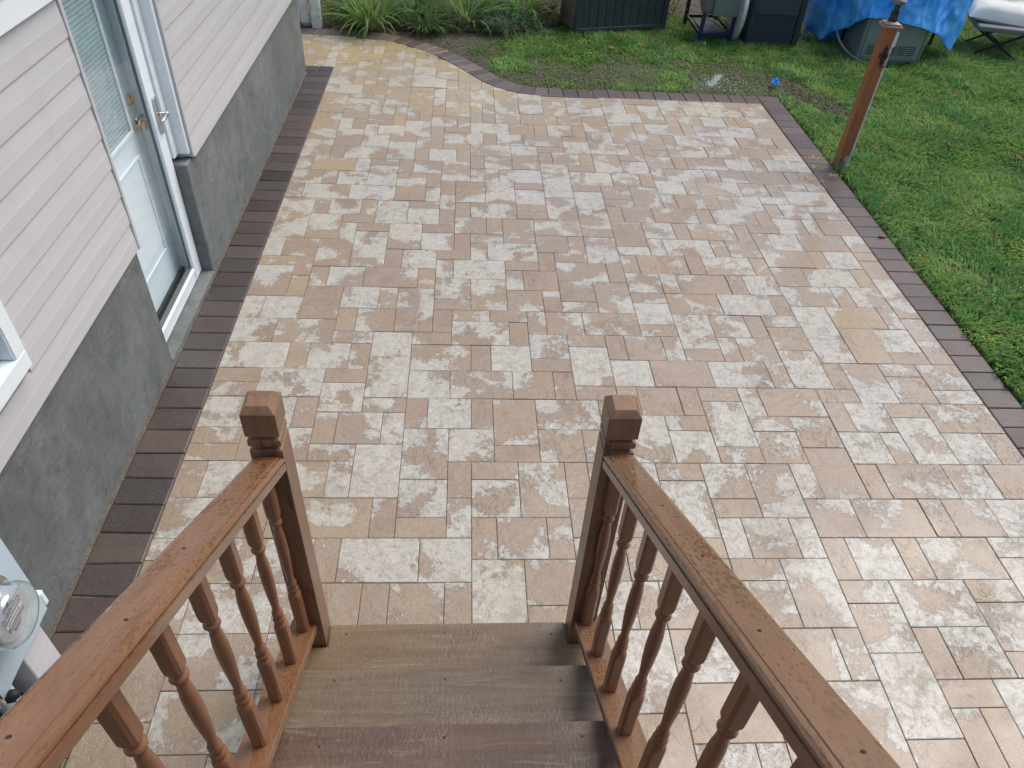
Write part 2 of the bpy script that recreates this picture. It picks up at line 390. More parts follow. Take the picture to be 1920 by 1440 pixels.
tag(link('lawn', mesh_np('lawn', V, F, True), M_lawn), kind='structure')

# ------------------------------------------------------------------ patio
patio_pts = []
base = MB()
X0, X1, Y0, Y1 = -2.9, 3.10, -3.0, 6.9
st = .10
pv = {}
def vid(x, y):
    k = (round(x, 3), round(y, 3))
    if k not in pv: pv[k] = len(base.V); base.V.append((x, y, gz(x, y)-.0075))
    return pv[k]
for x in np.arange(X0, X1, st):
    for y in np.arange(Y0, Y1, st):
        cx, cy = x+st/2, y+st/2
        if cy > y_edge(cx)+.16: continue
        if cx < -1.70 and cy < 5.66: continue
        base.F.append((vid(x, y), vid(x+st, y), vid(x+st, y+st), vid(x, y+st)))
patio = link('patio', mesh_np('patio', base.V, base.F), M_joint)
tag(patio, kind='structure')

TRACE = "5,37,1,2,3;-5,1,2,3,9;9,31,2,3,5;-3,-1,2,1,2;2,16,1,2,6;9,20,2,1,6;-1,13,2,1,3;-10,24,1,2,3;6,41,2,3,2;3,31,2,1,3;-2,34,2,1,3;18,26,2,2,7;-7,4,1,2,2;16,36,3,2,6;-1,38,1,2,5;2,39,2,2,6;-12,11,2,2,8;11,42,2,3,8;-6,4,2,2,6;-4,4,1,2,5;-2,12,1,2,3;1,35,1,2,5;16,32,3,2,5;11,26,2,3,3;-9,16,1,2,1;4,35,3,2,6;6,37,2,2,7;-10,11,3,2,4;-6,-5,2,2,2;19,36,2,2,6;-12,28,2,2,6;-7,-1,3,2,5;-7,36,2,2,7;19,21,2,2,8;9,27,2,2,3;-7,28,2,3,7;-12,15,2,3,6;23,13,1,2,4;23,26,2,1,4;6,20,1,2,2;8,43,3,2,5;2,18,2,1,3;0,14,2,3,7;9,34,3,2,7;5,30,2,2,6;4,18,1,2,2;-8,5,1,2,1;22,11,2,2,8;18,12,2,3,8;22,19,2,2,8;9,38,2,3,7;-3,5,1,2,3;15,32,1,2,3;21,7,2,2,5;-11,26,3,2,7;-2,14,2,1,3;-10,15,1,2,1;7,31,2,1,3;7,34,2,2,8;-1,-1,1,2,6;-10,7,3,2,8;-12,30,1,2,2;13,22,1,2,2;-8,26,3,2,7;-3,2,2,3,6;-7,3,2,1,2;-4,-1,1,2,5;4,41,2,2,6;-11,19,2,2,3;-8,30,1,2,5;-10,28,1,2,2;3,16,2,2,2;-12,19,1,2,5;3,26,2,2,7;14,41,2,3,4;-3,9,3,2,4;5,19,2,1,4;20,27,2,1,4;7,36,2,1,2;-3,-5,2,2,7;-1,17,3,2,7;14,26,3,2,3;13,44,3,1,4;-8,9,2,2,8;4,20,2,2,4;19,32,2,2,7;-11,30,3,2,3;-7,8,2,1,1;24,12,1,2,2;21,9,2,1,3;20,30,3,2,5;13,42,1,2,4;21,40,1,2,1;-6,1,1,2,5;11,22,2,2,8;19,7,2,3,7;22,32,3,2,6;3,37,2,2,2;-6,35,2,1,1;3,25,2,1,3;23,35,2,1,3;-4,12,2,1,1;22,29,2,1,4;7,28,2,1,2;9,26,2,1,4;17,3,2,2,8;8,32,1,2,3;-10,41,2,2,8;24,30,1,2,4;11,20,1,2,2;20,3,2,3,7;-1,32,1,2,3;5,15,2,2,4;10,-5,2,2,6;16,28,3,2,6;-1,1,1,2,2;12,16,3,2,3;-12,18,2,1,2;0,-2,1,2,4;3,12,1,2,4;-3,7,2,2,6;-1,7,3,2,6;20,42,3,2,6;-3,0,2,2,8;17,40,2,2,5;15,8,1,2,3;0,33,3,2,5;9,16,2,2,8;-12,23,2,3,5;6,32,2,2,4;19,3,1,2,4;10,-3,2,1,3;24,18,1,2,2;20,-1,2,2,4;17,7,2,1,3;2,14,2,2,2;-10,17,1,2,2;-11,13,2,2,6;18,42,2,2,7;21,25,2,2,5;3,32,2,3,6;17,5,1,2,3;16,8,2,3,7;12,8,3,2,7;15,16,1,2,4;-6,16,3,2,5;10,41,1,2,2;0,9,1,2,3;-5,18,1,2,2;-3,11,2,1,2;-9,28,2,2,7;12,0,2,3,8;-12,21,2,2,6;-2,17,1,2,3;18,8,1,2,3;8,17,1,2,1;1,31,2,2,6;17,26,1,2,4;19,24,1,2,3;24,16,1,2,6;-3,16,1,2,3;13,32,2,2,5;8,37,1,2,1;-8,23,2,1,1;3,24,2,1,2;14,38,3,2,7;-12,26,1,2,3;18,10,2,2,9;-4,-5,1,2,4;-2,15,2,2,9;14,-1,2,2,7;-12,13,1,2,5;21,36,1,2,3;18,5,2,2,6;7,29,3,2,5;20,23,2,2,5;0,21,2,1,1;20,6,2,1,3;22,36,2,2,6;-2,-3,2,2,6;-7,24,1,2,3;1,-2,2,2,5;7,23,2,2,8;-2,23,1,2,3;10,18,3,2,3;-6,32,2,3,7;11,-2,2,2,8;7,25,2,3,7;9,36,2,2,6;-8,34,2,2,8;13,26,1,2,4;-5,6,2,1,4;2,35,2,2,7;-6,9,1,2,3;5,17,3,2,5;1,19,3,2,7;22,5,3,2,3;0,37,3,2,6;5,27,2,3,7;6,44,2,1,1;7,14,2,3,6;21,32,1,2,3;9,13,2,2,9;7,10,1,2,2;-7,31,2,1,2;-5,-3,3,2,7;-9,9,1,2,1;6,12,3,2,6;-8,1,2,2,4;11,11,2,3,8;-3,32,2,2,8;14,14,3,2,7;12,-5,2,3,5;13,3,2,2,3;7,3,2,3,6;-2,19,2,1,3;-10,22,2,2,7;-7,6,2,2,8;-9,3,2,2,8;18,15,3,2,6;1,13,2,1,3;-8,16,2,2,6;-2,5,2,2,9;18,44,2,1,5;8,10,2,2,5;13,-2,1,2,6;10,-2,1,2,5;20,17,3,2,6;-10,21,2,1,2;0,19,1,2,6;-4,34,2,2,4;-5,14,1,2,2;9,18,1,2,2;18,30,2,2,4;3,-2,1,2,1;4,14,1,2,3;22,27,3,2,6;19,40,2,2,7;11,10,2,1,3;23,25,2,1,4;17,38,1,2,1;-1,-5,1,2,3;3,28,2,1,1;-1,3,2,2,7;16,42,2,1,4;5,32,1,2,2;-9,24,2,2,9;17,1,1,2,3;2,21,2,3,3;-8,36,1,2,7;21,21,3,2,3;20,38,3,2,6;15,24,1,2,1;13,38,1,2,1;-4,23,2,2,8;22,15,2,2,7;7,39,2,2,6;15,1,2,3,4;5,11,2,1,2;1,9,2,2,8;-8,38,2,1,4;0,0,2,2,7;4,12,2,2,4;7,19,2,3,4;-12,9,3,2,8;14,18,3,2,4;-6,-3,1,2,1;-5,10,2,2,8;17,-3,1,2,3;-1,11,3,2,7;10,24,2,2,5;13,28,2,2,8;18,21,1,2,4;-1,22,2,2,4;15,36,1,2,1;8,-1,2,3,7;14,-4,2,1,3;5,8,2,3,8;20,10,2,3,1;-7,45,2,1,2;8,6,2,2,1;-9,13,2,3,4;16,43,2,2,7;-4,32,1,2,2;24,3,1,2,2;-10,32,1,2,2;-6,12,2,2,5;13,30,1,2,3;2,29,3,2,7;0,24,3,2,6;16,24,3,2,5;2,11,1,2,3;20,13,3,2,4;-5,20,2,1,1;17,22,1,2,1;-5,30,1,2,2;-12,1,1,2,1;23,17,1,2,1;14,22,3,2,4;11,31,2,2,7;11,40,3,2,6;-2,25,1,2,3;8,41,2,2,7;0,2,2,1,1;-4,18,2,2,7;-5,36,2,3,4;13,5,2,1,4;23,34,2,1,5;-9,32,3,2,6;0,43,2,3,4;14,10,2,2,3;2,7,2,2,6;4,39,3,2,4;21,15,1,2,4;19,28,2,2,4;-7,46,2,2,6;-7,11,2,1,6;21,28,1,2,4;15,4,2,2,3;-5,49,2,2,7;15,20,1,2,2;5,14,2,1,2;9,24,1,2,2;15,12,1,2,2;5,34,2,1,3;-7,22,2,1,3;18,38,2,2,6;13,6,1,2,6;10,1,2,2,7;10,10,1,2,5;20,25,1,2,2;-5,27,2,3,4;2,-4,2,2,5;-1,20,1,2,2;10,29,2,2,4;-5,7,2,3,8;-4,30,2,2,6;19,-1,1,2,4;0,5,1,2,5;1,26,2,3,6;2,0,2,3,6;14,-6,2,2,6;12,-10,2,3,6;0,29,2,2,6;13,18,1,2,2;17,30,1,2,2;18,17,2,2,5;-9,18,2,3,4;16,-1,3,2,4;15,-3,2,2,9;12,34,1,2,2;23,30,1,2,4;0,31,1,2,1;22,3,2,2,7;14,6,3,2,4;-5,21,2,2,8;14,1,1,2,2;0,-5,2,3,8;15,28,1,2,2;18,19,3,2,4;-7,19,2,3,9;7,22,2,1,4;3,3,2,2,5;13,10,1,2,6;9,3,2,2,9;11,37,2,3,5;10,6,1,2,4;4,1,1,2,2;11,4,2,3,8;16,13,2,1,5;1,4,2,3,3;11,-7,2,2,4;21,-2,2,1,6;17,18,1,2,2;7,6,1,2,3;7,8,2,2,8;23,1,2,2,1;-6,23,2,3,6;-7,18,2,1,4;12,24,3,2,4;19,-4,2,1,6;9,21,2,3,3;16,-5,3,2,7;-3,38,2,2,4;24,14,1,2,3;8,2,2,1,3;1,3,2,1,2;-12,8,2,1,2;10,0,2,1,2;22,10,2,1,3;16,16,2,2,6;11,3,2,1,2;-3,28,1,2,2;11,7,2,1,1;-3,20,2,2,6;3,10,2,2,6;5,24,2,3,6;-4,25,2,1,3;3,5,3,2,7;-3,22,2,1,3;2,-5,2,1,2;-8,21,1,2,5;9,15,2,1,2;4,7,1,2,2;5,4,2,1,2;20,44,2,1,3;-7,14,2,2,7;21,1,2,2,7;17,14,1,2,2;1,22,1,2,2;18,1,3,2,6;-7,42,2,3,4;13,12,2,2,4;16,11,2,2,3;-4,13,2,3,5;-5,26,2,1,3;23,23,2,2,2;18,-3,3,2,4;-1,26,2,2,6;24,36,1,2,3;-11,1,2,2,7;-1,24,1,2,4;21,19,1,2,2;-10,34,2,3,4;13,-7,1,2,4;18,-9,2,2,7;22,40,3,2,5;11,33,2,1,2;-2,37,2,1,3;-3,36,1,2,2;-2,35,3,2,6;3,9,2,1,3;-12,44,1,2,4;19,-6,2,2,8;-7,12,1,2,3;23,7,2,1,4;9,5,2,1,2;9,12,2,1,3;-2,29,2,3,4;23,42,2,1,3;16,-7,1,2,0;-2,27,1,2,2;13,36,2,2,4;-12,32,2,3,6;-3,26,1,2,5;16,-8,2,1,1;12,20,3,2,6;17,-7,2,2,8;14,30,3,2,5;2,41,2,3,5;9,8,3,2,1;21,-4,2,2,8;-12,35,2,2,4;-1,28,2,1,2;14,-9,2,3,8;18,23,2,1,3;5,7,2,1,3;-11,44,2,2,8;22,-1,2,2,8;16,-10,1,2,0;18,34,2,2,5;24,21,1,2,3;11,14,3,2,4;17,-10,1,2,1;-10,43,2,1,4;23,43,2,1,3;22,44,2,1,4;-10,46,1,2,2;14,-10,2,1,2;14,-3,1,2,2;16,20,2,2,4;20,34,3,2,3;24,20,1,1,3;-10,48,2,2,6;14,40,2,1,2;-9,37,1,2,1;23,8,2,2,3;-8,42,1,2,4;-12,41,2,3,5;23,38,2,2,3;4,43,2,3,7;22,23,1,2,6;-12,-1,2,2,5;13,35,2,1,2;24,10,1,2,4;4,22,3,2,3;-12,48,2,3,4;-8,48,3,2,3"
occ = set(); pavers = []
for e in TRACE.split(';'):
    i, j, pw, ph, tn = map(int, e.split(','))
    pavers.append([i, j, pw, ph, tn/9.])
    for a in range(pw):
        for b in range(ph): occ.add((i+a, j+b))
def inside_cell(i, j):
    x, y = (i+.5)*U, (j+.5)*U
    if y > y_edge(x)+.02: return False
    if x > xr_at(y)+.04: return False
    if x < XL-.02 and y < YC: return False
    if i >= 25 or (x > 1.25 and j >= 45): return False
    return x > -2.75
cells = [(i, j) for j in range(-17, 60) for i in range(-24, 27) if inside_cell(i, j)]
cs = set(cells)
free = [c for c in cells if c not in occ]
free.sort(key=lambda c: (c[1], c[0]))
for (i, j) in free:
    if (i, j) in occ: continue
    opts = [(3, 2), (2, 2), (2, 2), (2, 3), (1, 2), (2, 1), (1, 2)]; random.shuffle(opts); opts += [(2, 2), (2, 1), (1, 2), (1, 1)]
    for (pw, ph) in opts:
        cl = [(i+a, j+b) for a in range(pw) for b in range(ph)]
        if any(c in occ for c in cl): continue
        if sum(c in cs for c in cl) < max(1, len(cl)*.5): continue
        # avoid leaving 1x1 holes
        for c in cl: occ.add(c)
        pavers.append([i, j, pw, ph, random.choice([.2, .3, .4, .5, .6, .7, .8])]); break

def clip(poly, n, d):
    out = []
    for k in range(len(poly)):
        a, b = poly[k], poly[(k+1) % len(poly)]; da = a[0]*n[0]+a[1]*n[1]-d; db = b[0]*n[0]+b[1]*n[1]-d
        if da <= 0: out.append(a)
        if (da < 0 < db) or (db < 0 < da):
            t = da/(da-db); out.append((a[0]+t*(b[0]-a[0]), a[1]+t*(b[1]-a[1])))
    return out
def curve_line(x, y):
    k = int(np.argmin((CV[:, 0]-x)**2+(CV[:, 1]-y)**2)); k0, k1 = max(k-1, 0), min(k+1, len(CV)-1)
    t = CV[k1]-CV[k0]; t = t/np.hypot(*t); n = np.array((-t[1], t[0])); return n, float(n @ CV[k])
def slab(poly, z0, z1, bev=.0028):
    """a stone: top face inset by a small chamfer, z follows the fall of the patio"""
    c = np.mean(poly, 0); n = len(poly); P = np.array(poly)
    d = c-P; L = np.hypot(d[:, 0], d[:, 1])[:, None]; In = P+d/L*bev*1.35
    V = [(x, y, gz(x, y)+z0) for x, y in P]+[(x, y, gz(x, y)+z1-bev*.7) for x, y in P]+[(x, y, gz(x, y)+z1) for x, y in In]
    F = [tuple(range(2*n, 3*n))]
    for k in range(n):
        m = (k+1) % n; F += [(k, m, n+m, n+k), (n+k, n+m, 2*n+m, 2*n+k)]
    return V, F
# camera projection, to find which stones show largest
Mw = cam.matrix_basis.inverted()
def proj(x, y, z):
    v = Mw @ Vector((x, y, z)); s = 26.30/36*1024
    return 512+s*v.x/-v.z, 384-s*v.y/-v.z, -v.z
recs = []
for (i, j, pw, ph, tn) in pavers:
    g = .0011
    x0, x1, y0, y1 = i*U+g, (i+pw)*U-g, j*U*.9984+g, (j+ph)*U*.9984-g
    if i+pw == 25: x1 += .36*U
    if i == -12 and y0 < YC-.1: x0 -= .12*U
    if j+ph == 45 and x0 > 1.1: y1 += .36*U
    poly = [(x0, y0), (x1, y0), (x1, y1), (x0, y1)]
    cx, cy = (x0+x1)/2, (y0+y1)/2
    if cx > .95 or cy < 4.9: poly = clip(poly, (0, 1), YTOP-.002) if cy > 4.8 and cx > .9 else poly
    if cy > 4.9 and cx < 1.2:
        n, d = curve_line(min(cx, 1.15), cy); poly = clip(poly, n, d-.002)
        if len(poly) >= 3:
            c2 = np.mean(poly, 0); n, d = curve_line(*c2); poly = clip(poly, n, d-.002)
    if x1 > 2.85 and len(poly) >= 3: poly = clip(poly, (1, -.006), 2.905-.006*.6-.002)
    if y0 < YC-.02 and x0 < XL and len(poly) >= 3:
        if y1 > YC+.06 and cx < XL: poly = clip(poly, (0, -1), -YC-.002)
        elif cx > XL-.10: poly = clip(poly, (-1, 0), -XL-.002)
        else: continue
    if len(poly) < 3: continue
    A = .5*abs(sum(poly[k][0]*poly[(k+1) % len(poly)][1]-poly[(k+1) % len(poly)][0]*poly[k][1] for k in range(len(poly))))
    if A < .0012: continue
    pp = [proj(x, y, gz(x, y)) for x, y in poly]
    pc = np.mean(np.array(pp)[:, :2], 0)
    pa = .5*abs(sum(pp[k][0]*pp[(k+1) % len(pp)][1]-pp[(k+1) % len(pp)][0]*pp[k][1] for k in range(len(pp))))
    if not (-20 < pc[0] < 1044 and -20 < pc[1] < 788): pa = 0
    # hidden below the stairs: show nothing
    if -.60 < cx < .42 and cy < -.85: pa = 0
    fy = min(1, max(0, (cy-3.6)/2.4))
    yel = min(1, max(0, random.gauss(.05+.60*fy+(.22*fy if cx < .9 else 0), .15)))  # golden reflection towards the far end, put into the stone colour
    if cy < 1.6: yel *= .6
    col = (min(1, max(0, tn+random.gauss(0, .05))), yel, random.random())
    recs.append((pa, poly, col, random.gauss(0, .0011)))
recs.sort(key=lambda r: -r[0])
for pa, poly, col, dz in recs[:300]:
    V, F = slab(poly, -.03, dz)
    o = link('paver', mesh_np('paver', V, F), M_paver, patio); o.color = (*col, 1)
big = MB(); cols = []
for pa, poly, col, dz in recs[300:]:
    V, F = slab(poly, -.03, dz); n0 = len(big.F); big.add(V, F); cols += [(*col, random.random())]*sum(len(f) for f in F)
me = mesh_np('paver_field', big.V, big.F)
ca = me.color_attributes.new('pv', 'FLOAT_COLOR', 'CORNER'); ca.data.foreach_set('color', np.array(cols, np.float32).ravel())
tag(link('paver_field', me, M_pavers, patio), kind='stuff')

def border(poly, col=(0, 0, 0)):
    V, F = slab(poly, -.04, .0015+random.gauss(0, .0008), .006)
    o = link('border_paver', mesh_np('border_paver', V, F), M_border, patio); o.color = (*col, 1)
g = .0022
y = YC-.006
border([(-1.712, 5.612+g), (-1.535-g, 5.612+g), (-1.535-g, YC-g), (-1.712, YC-g)], (.1, 0, 0)); border([(-1.535+g, 5.612+g), (XL-g, 5.612+g), (XL-g, YC-g), (-1.535+g, YC-g)], (.0, 0, 0))
yy = 5.610
while yy > -1.6:
    p_ = .1582
    e1, e2 = random.gauss(0, .0022), random.gauss(0, .0022); border([(-1.622, yy-p_+g+e1), (XL-g*1.2+random.uniform(-.003, .001), yy-p_+g-e1), (XL-g*1.2+random.uniform(-.003, .001), yy-g-e2*0), (-1.622, yy-g-abs(e2))], (random.choice([0, .05, .1, .2, .35, .5]), random.choice([0, 0, .1, .25]), 0)); yy -= p_
yy = YTOP+.214
while yy > -2.2:
    p_ = .1545; a, b = xr_at(yy-p_), xr_at(yy)
    border([(a+g, yy-p_+g), (a+.214, yy-p_+g), (b+.214, yy-g), (b+g, yy-g)], (random.uniform(.25, .85), random.choice([0, 0, .15]), 0)); yy -= p_
xx = xr_at(5.2)
while xx > 1.24:
    border([(xx-.1555+g, YTOP+g), (xx-g, YTOP+g), (xx-g, YTOP+.214), (xx-.1555+g, YTOP+.214)], (random.uniform(.5, .9), 0, 0)); xx -= .1555
# along the curve, from the end of the straight run to the far left
CR = CV[::-1]; CR = np.vstack([[xx-.0, YTOP-.0], CR[CR[:, 0] < xx-.02]])
s = np.r_[0, np.cumsum(np.hypot(*np.diff(CR, axis=0).T))]
def at_s(t):
    p = np.array([np.interp(t, s, CR[:, 0]), np.interp(t, s, CR[:, 1])])
    a = np.array([np.interp(t+.03, s, CR[:, 0]), np.interp(t+.03, s, CR[:, 1])]); b = np.array([np.interp(t-.03, s, CR[:, 0]), np.interp(t-.03, s, CR[:, 1])])
    d = a-b; d /= np.hypot(*d); return p, np.array((d[1], -d[0]))
t = 0
while t < s[-1]-.16:
    pw_ = .150
    (p0, n0), (p1, n1) = at_s(t+g), at_s(t+pw_-g)
    f = min(1, t/1.5)
    border([tuple(p1+n1*g), tuple(p1+n1*.216), tuple(p0+n0*.216), tuple(p0+n0*g)][::1], (random.uniform(.2, .9), f*random.choice([0, .1, .3, .6, .9]), 0)); t += pw_
sj = MB()
for k in range(72):
    y0, y1 = -1.6+k*.1, -1.5+k*.1
    sj.add([(-1.66, y0, gz(-1.66, y0)+.002+.003*nz(k, 1, .9)), (-1.621, y0, gz(-1.62, y0)-.006), (-1.621, y1, gz(-1.62, y1)-.006), (-1.66, y1, gz(-1.66, y1)+.002+.003*nz(k+1, 1, .9))], [(0, 1, 2, 3)])
link('sand_joint', sj.mesh('sand_joint'), M_gravel, patio)

# ------------------------------------------------------------------ house
house = empty('house', (-1.8, 1.5, 0))
tag(house, 'house with pale vinyl siding over a grey concrete base and a glazed white door', 'house')
def hpart(mb, name, m, parent=None, **kw):
    o = mb.build(name, m, parent or house, **kw)
    if parent is None: o.matrix_parent_inverse = Matrix.Translation((1.8, -1.5, 0))
    return o
XF, XD = -1.645, -1.715
YL, YR = 1.085, 1.975
hpart(MB().box(-2.2, XF, -4, YL, -.2, .735).box(-2.2, XF, YR, 5.64, -.2, .735).box(-2.2, -1.90, YL, YR, -.2, .735), 'foundation', M_conc, bevel=.006)
hpart(MB().box(-1.90, -1.640, YL+.001, YR-.001, -.1, .019), 'threshold', M_conc, bevel=.004)
hpart(MB().box(-5.5, -1.68, -4, YL-.02, .74, 2.9).box(-5.5, -1.68, YR+.09, 5.60, .74, 2.9).box(-5.5, -1.90, YL-.02, YR+.09, .74, 2.9).box(-5.5, -2.2, -4, 5.6, -.2, .74), 'wall', M_siding)
hpart(MB().box(-5.6, -1.60, -4.05, 5.70, 2.9, 3.0), 'soffit', M_white)
prof = [(-1.668, .0), (-1.6275, .0), (-1.6270, .003), (-1.6275, .066), (-1.6285, .074), (-1.6328, .1435), (-1.668, .1435)]
WIN = (-1.0, -.022, .925, 1.80)
def course(y0, y1, z):
    b = MB(); b.extrude(prof, lambda x, h: (x, y0, z+h), lambda x, h: (x, y1, z+h)); return b
nC = 15
for k in range(nC):
    z = .730+k*.1405
    if z < 1.80 or z > 2.0: 
        if z < WIN[3] and z+.14 > WIN[2]-.03:
            hpart(course(-4, WIN[0]-.02, z), 'siding_plank', M_siding); hpart(course(WIN[1]+.02, YL-.012, z), 'siding_plank', M_siding)
        else: hpart(course(-4, YL-.012, z), 'siding_plank', M_siding)
    hpart(course(YR+.118, 5.60, z), 'siding_plank', M_siding)
hpart(MB().box(-1.66, -1.612, -4, YL-.012, 1.862, 1.955).box(-1.66, -1.606, -4, YL-.012, 1.958, 2.10), 'trim_board', M_white, bevel=.003)
hpart(MB().box(-1.66, -1.618, 5.601, 5.65, .735, 2.9), 'corner_trim', M_siding, bevel=.003)
# channel and casing round the door
hpart(MB().box(-1.68, -1.622, YL-.010, YL+.012, .728, 2.3), 'trim_channel', M_trimgrey, bevel=.002)
hpart(MB().box(-1.71, -1.630, YL+.0125, YL+.030, .720, 2.3), 'door_casing', M_white, bevel=.002)
hpart(MB().box(-1.745, -1.640, YR+.062, YR+.090, .772, 2.3).box(-1.745, -1.7, YR-.001, YR+.0615, .772, 2.3), 'door_casing', M_white, bevel=.003)
hpart(MB().box(-1.70, -1.625, YR+.0905, YR+.118, .745, 2.3), 'trim_channel', M_trimgrey, bevel=.002)
hpart(MB().box(-1.90, -1.640, YL+.03, YR+.06, 2.10, 2.3), 'door_casing', M_white, bevel=.003)
# storm door, a full pane in a narrow white frame
sdr = hpart(MB().box(-1.745, XD, 1.852, YR-.003, .025, 2.10).box(-1.742, XD+.006, 1.845, 1.862, .025, 2.10).box(-1.745, XD, YL+.004, YL+.09, .025, 2.10)
            .box(-1.745, XD, YL+.0905, 1.8515, .025, .085).box(-1.740, XD+.008, YL+.0905, 1.8445, .0855, .118).box(-1.745, XD, YL+.0905, 1.8515, 2.0, 2.10), 'storm_door', M_white, bevel=.005, seg=2)
gk = MB().box(-1.7395, -1.7265, 1.838, 1.8445, .118, 2.0).box(-1.7395, -1.7205, YL+.091, 1.838, .1185, .126)
M_rubber = simple('black_rubber', (.015, .017, .02), .6); M_chrome = simple('brushed_nickel', (.55, .55, .55), .22, 1.0, .08); M_brass = simple('polished_brass', (.72, .50, .20), .18, 1.0, .08)
hpart(gk, 'gasket', simple('grey_gasket', (.10, .12, .13), .5), sdr)
hpart(MB().add([(-1.730, YL+.09, .126), (-1.730, 1.838, .126), (-1.730, 1.838, 2.0), (-1.730, YL+.09, 2.0)], [(0, 1, 2, 3)]), 'glass_pane', M_glass, sdr)
hp = [(1.927+.019*math.cos(a), 1.045+(.083 if math.sin(a) >= 0 else -.083)+.019*math.sin(a)) for a in np.linspace(0, 2*math.pi, 20, False)]
hb = MB(); hb.extrude(hp, lambda y, z: (XD+.001, y, z), lambda y, z: (XD+.012, y, z)); hpart(hb, 'handle_plate', M_chrome, sdr, bevel=.002)
hl = MB(); hl.tube([(XD+.010, 1.925, 1.055), (XD+.050, 1.925, 1.055)], .011, 12); hl.tube([(XD+.048, 1.93, 1.055), (XD+.056, 1.90, 1.053), (XD+.054, 1.86, 1.046), (XD+.050, 1.835, 1.040)], [.012, .011, .009, .007], 10)
hl.lathe([(.001, 0), (.014, .002), (.016, .012), (.010, .02), (.001, .021)], 16, Matrix.Translation((XD+.048, 1.925, 1.055)) @ Matrix.Rotation(R(90), 4, 'Y'))
hpart(hl, 'door_handle', M_chrome, sdr, smooth=True)
il = MB(); il.tube([(-1.746, 1.90, 1.05), (-1.785, 1.90, 1.05)], .010, 10); il.tube([(-1.783, 1.905, 1.05), (-1.785, 1.86, 1.045), (-1.782, 1.83, 1.03)], [.010, .009, .006], 10); hpart(il, 'inner_handle', M_chrome, sdr, smooth=True)
# entry door behind it
ed = hpart(MB().box(-1.865, -1.820, YL-.05, 1.925, .04, 2.08), 'entry_door', M_doorpaint, bevel=.003)
hpart(MB().box(-1.818, -1.806, YL-.02, 1.800, 1.00, 1.022).box(-1.818, -1.806, 1.776, 1.800, 1.0225, 1.99).box(-1.818, -1.806, YL-.02, 1.800, 1.9905, 2.01), 'lite_frame', M_white, ed, bevel=.004)
hpart(MB().box(-1.8195, -1.8185, YL-.02, 1.776, 1.022, 1.99), 'blind_backing', simple('blind_shadow', (.38, .47, .49), .5), ed)
bl = MB()
for k in range(46):
    z = 1.030+k*.0208; bl.add([(-1.8170, YL-.02, z), (-1.8170, 1.772, z), (-1.811, 1.772, z+.0150), (-1.811, YL-.02, z+.0150)], [(0, 1, 2, 3)])
for yy in (1.30, 1.68): bl.box(-1.8105, -1.8095, yy, yy+.003, 1.022, 1.99)
hpart(bl, 'mini_blind', simple('blind_slat', (.80, .87, .88), .4), ed)
hpart(MB().add([(-1.8050, YL, 1.022), (-1.8050, 1.776, 1.022), (-1.8050, 1.776, 1.99), (-1.8050, YL, 1.99)], [(0, 1, 2, 3)]), 'lite_glass', M_glass, ed)
pn = MB(); pn.box(-1.8195, -1.812, 1.16, 1.80, .28, .30).box(-1.8195, -1.812, 1.16, 1.80, .86, .88).box(-1.8195, -1.812, 1.78, 1.80, .301, .859); hpart(pn, 'panel_moulding', M_doorpaint, ed, bevel=.003)
kn = MB(); My = Matrix.Rotation(R(90), 4, 'Y')
kn.lathe([(.001, 0), (.032, .001), (.033, .006), (.022, .010), (.011, .014), (.011, .030), (.022, .036), (.027, .048), (.022, .058), (.001, .062)], 20, Matrix.Translation((-1.82, 1.872, 1.010)) @ My); hpart(kn, 'door_knob', M_brass, ed, smooth=True)
kn = MB(); kn.lathe([(.001, 0), (.031, .001), (.032, .008), (.024, .014), (.017, .016), (.016, .022), (.001, .023)], 20, Matrix.Translation((-1.82, 1.882, 1.145)) @ My); hpart(kn, 'deadbolt', M_brass, ed, smooth=True)
hpart(MB().box(-1.8195, -1.800, YL, 1.92, .045, .082), 'door_sweep', M_rubber, ed)
hpart(MB().box(-1.90, -1.7455, 1.930, YR-.004, .025, 2.1).box(-1.90, -1.7455, YL-.03, YL+.0, .025, 2.1), 'door_jamb', M_white, bevel=.004)
hpart(MB().box(-1.83, -1.7455, YL+.002, 1.929, .0245, .040), 'door_sill', simple('aluminium_sill', (.33, .33, .32), .35, .8))
# window at the near left
wf = hpart(MB().box(-1.66, -1.592, WIN[0], WIN[1], WIN[2], WIN[2]+.075).box(-1.66, -1.592, WIN[1]-.072, WIN[1], WIN[2]+.0755, WIN[3]).box(-1.66, -1.592, WIN[0], WIN[0]+.072, WIN[2]+.0755, WIN[3]).box(-1.66, -1.592, WIN[0]+.073, WIN[1]-.073, WIN[3]-.072, WIN[3]), 'window', M_white, bevel=.006, seg=2)
hpart(MB().box(-1.668, -1.622, WIN[1]+.001, WIN[1]+.022, WIN[2]-.02, WIN[3]).box(-1.668, -1.622, WIN[0], WIN[1]+.0, WIN[2]-.022, WIN[2]-.001), 'trim_channel', M_trimgrey, wf)
hpart(MB().box(-1.655, -1.645, WIN[0]+.073, WIN[1]-.073, WIN[2]+.076, WIN[3]-.073), 'window_glass', glass_mat('window_glass_mat', (.5, .6, .63), 2.0), wf)
hpart(MB().box(-1.67, -1.66, WIN[0]+.05, WIN[1]-.05, WIN[2]+.05, WIN[3]-.05), 'window_blind', simple('blind_cream', (.6, .66, .68), .5), wf)

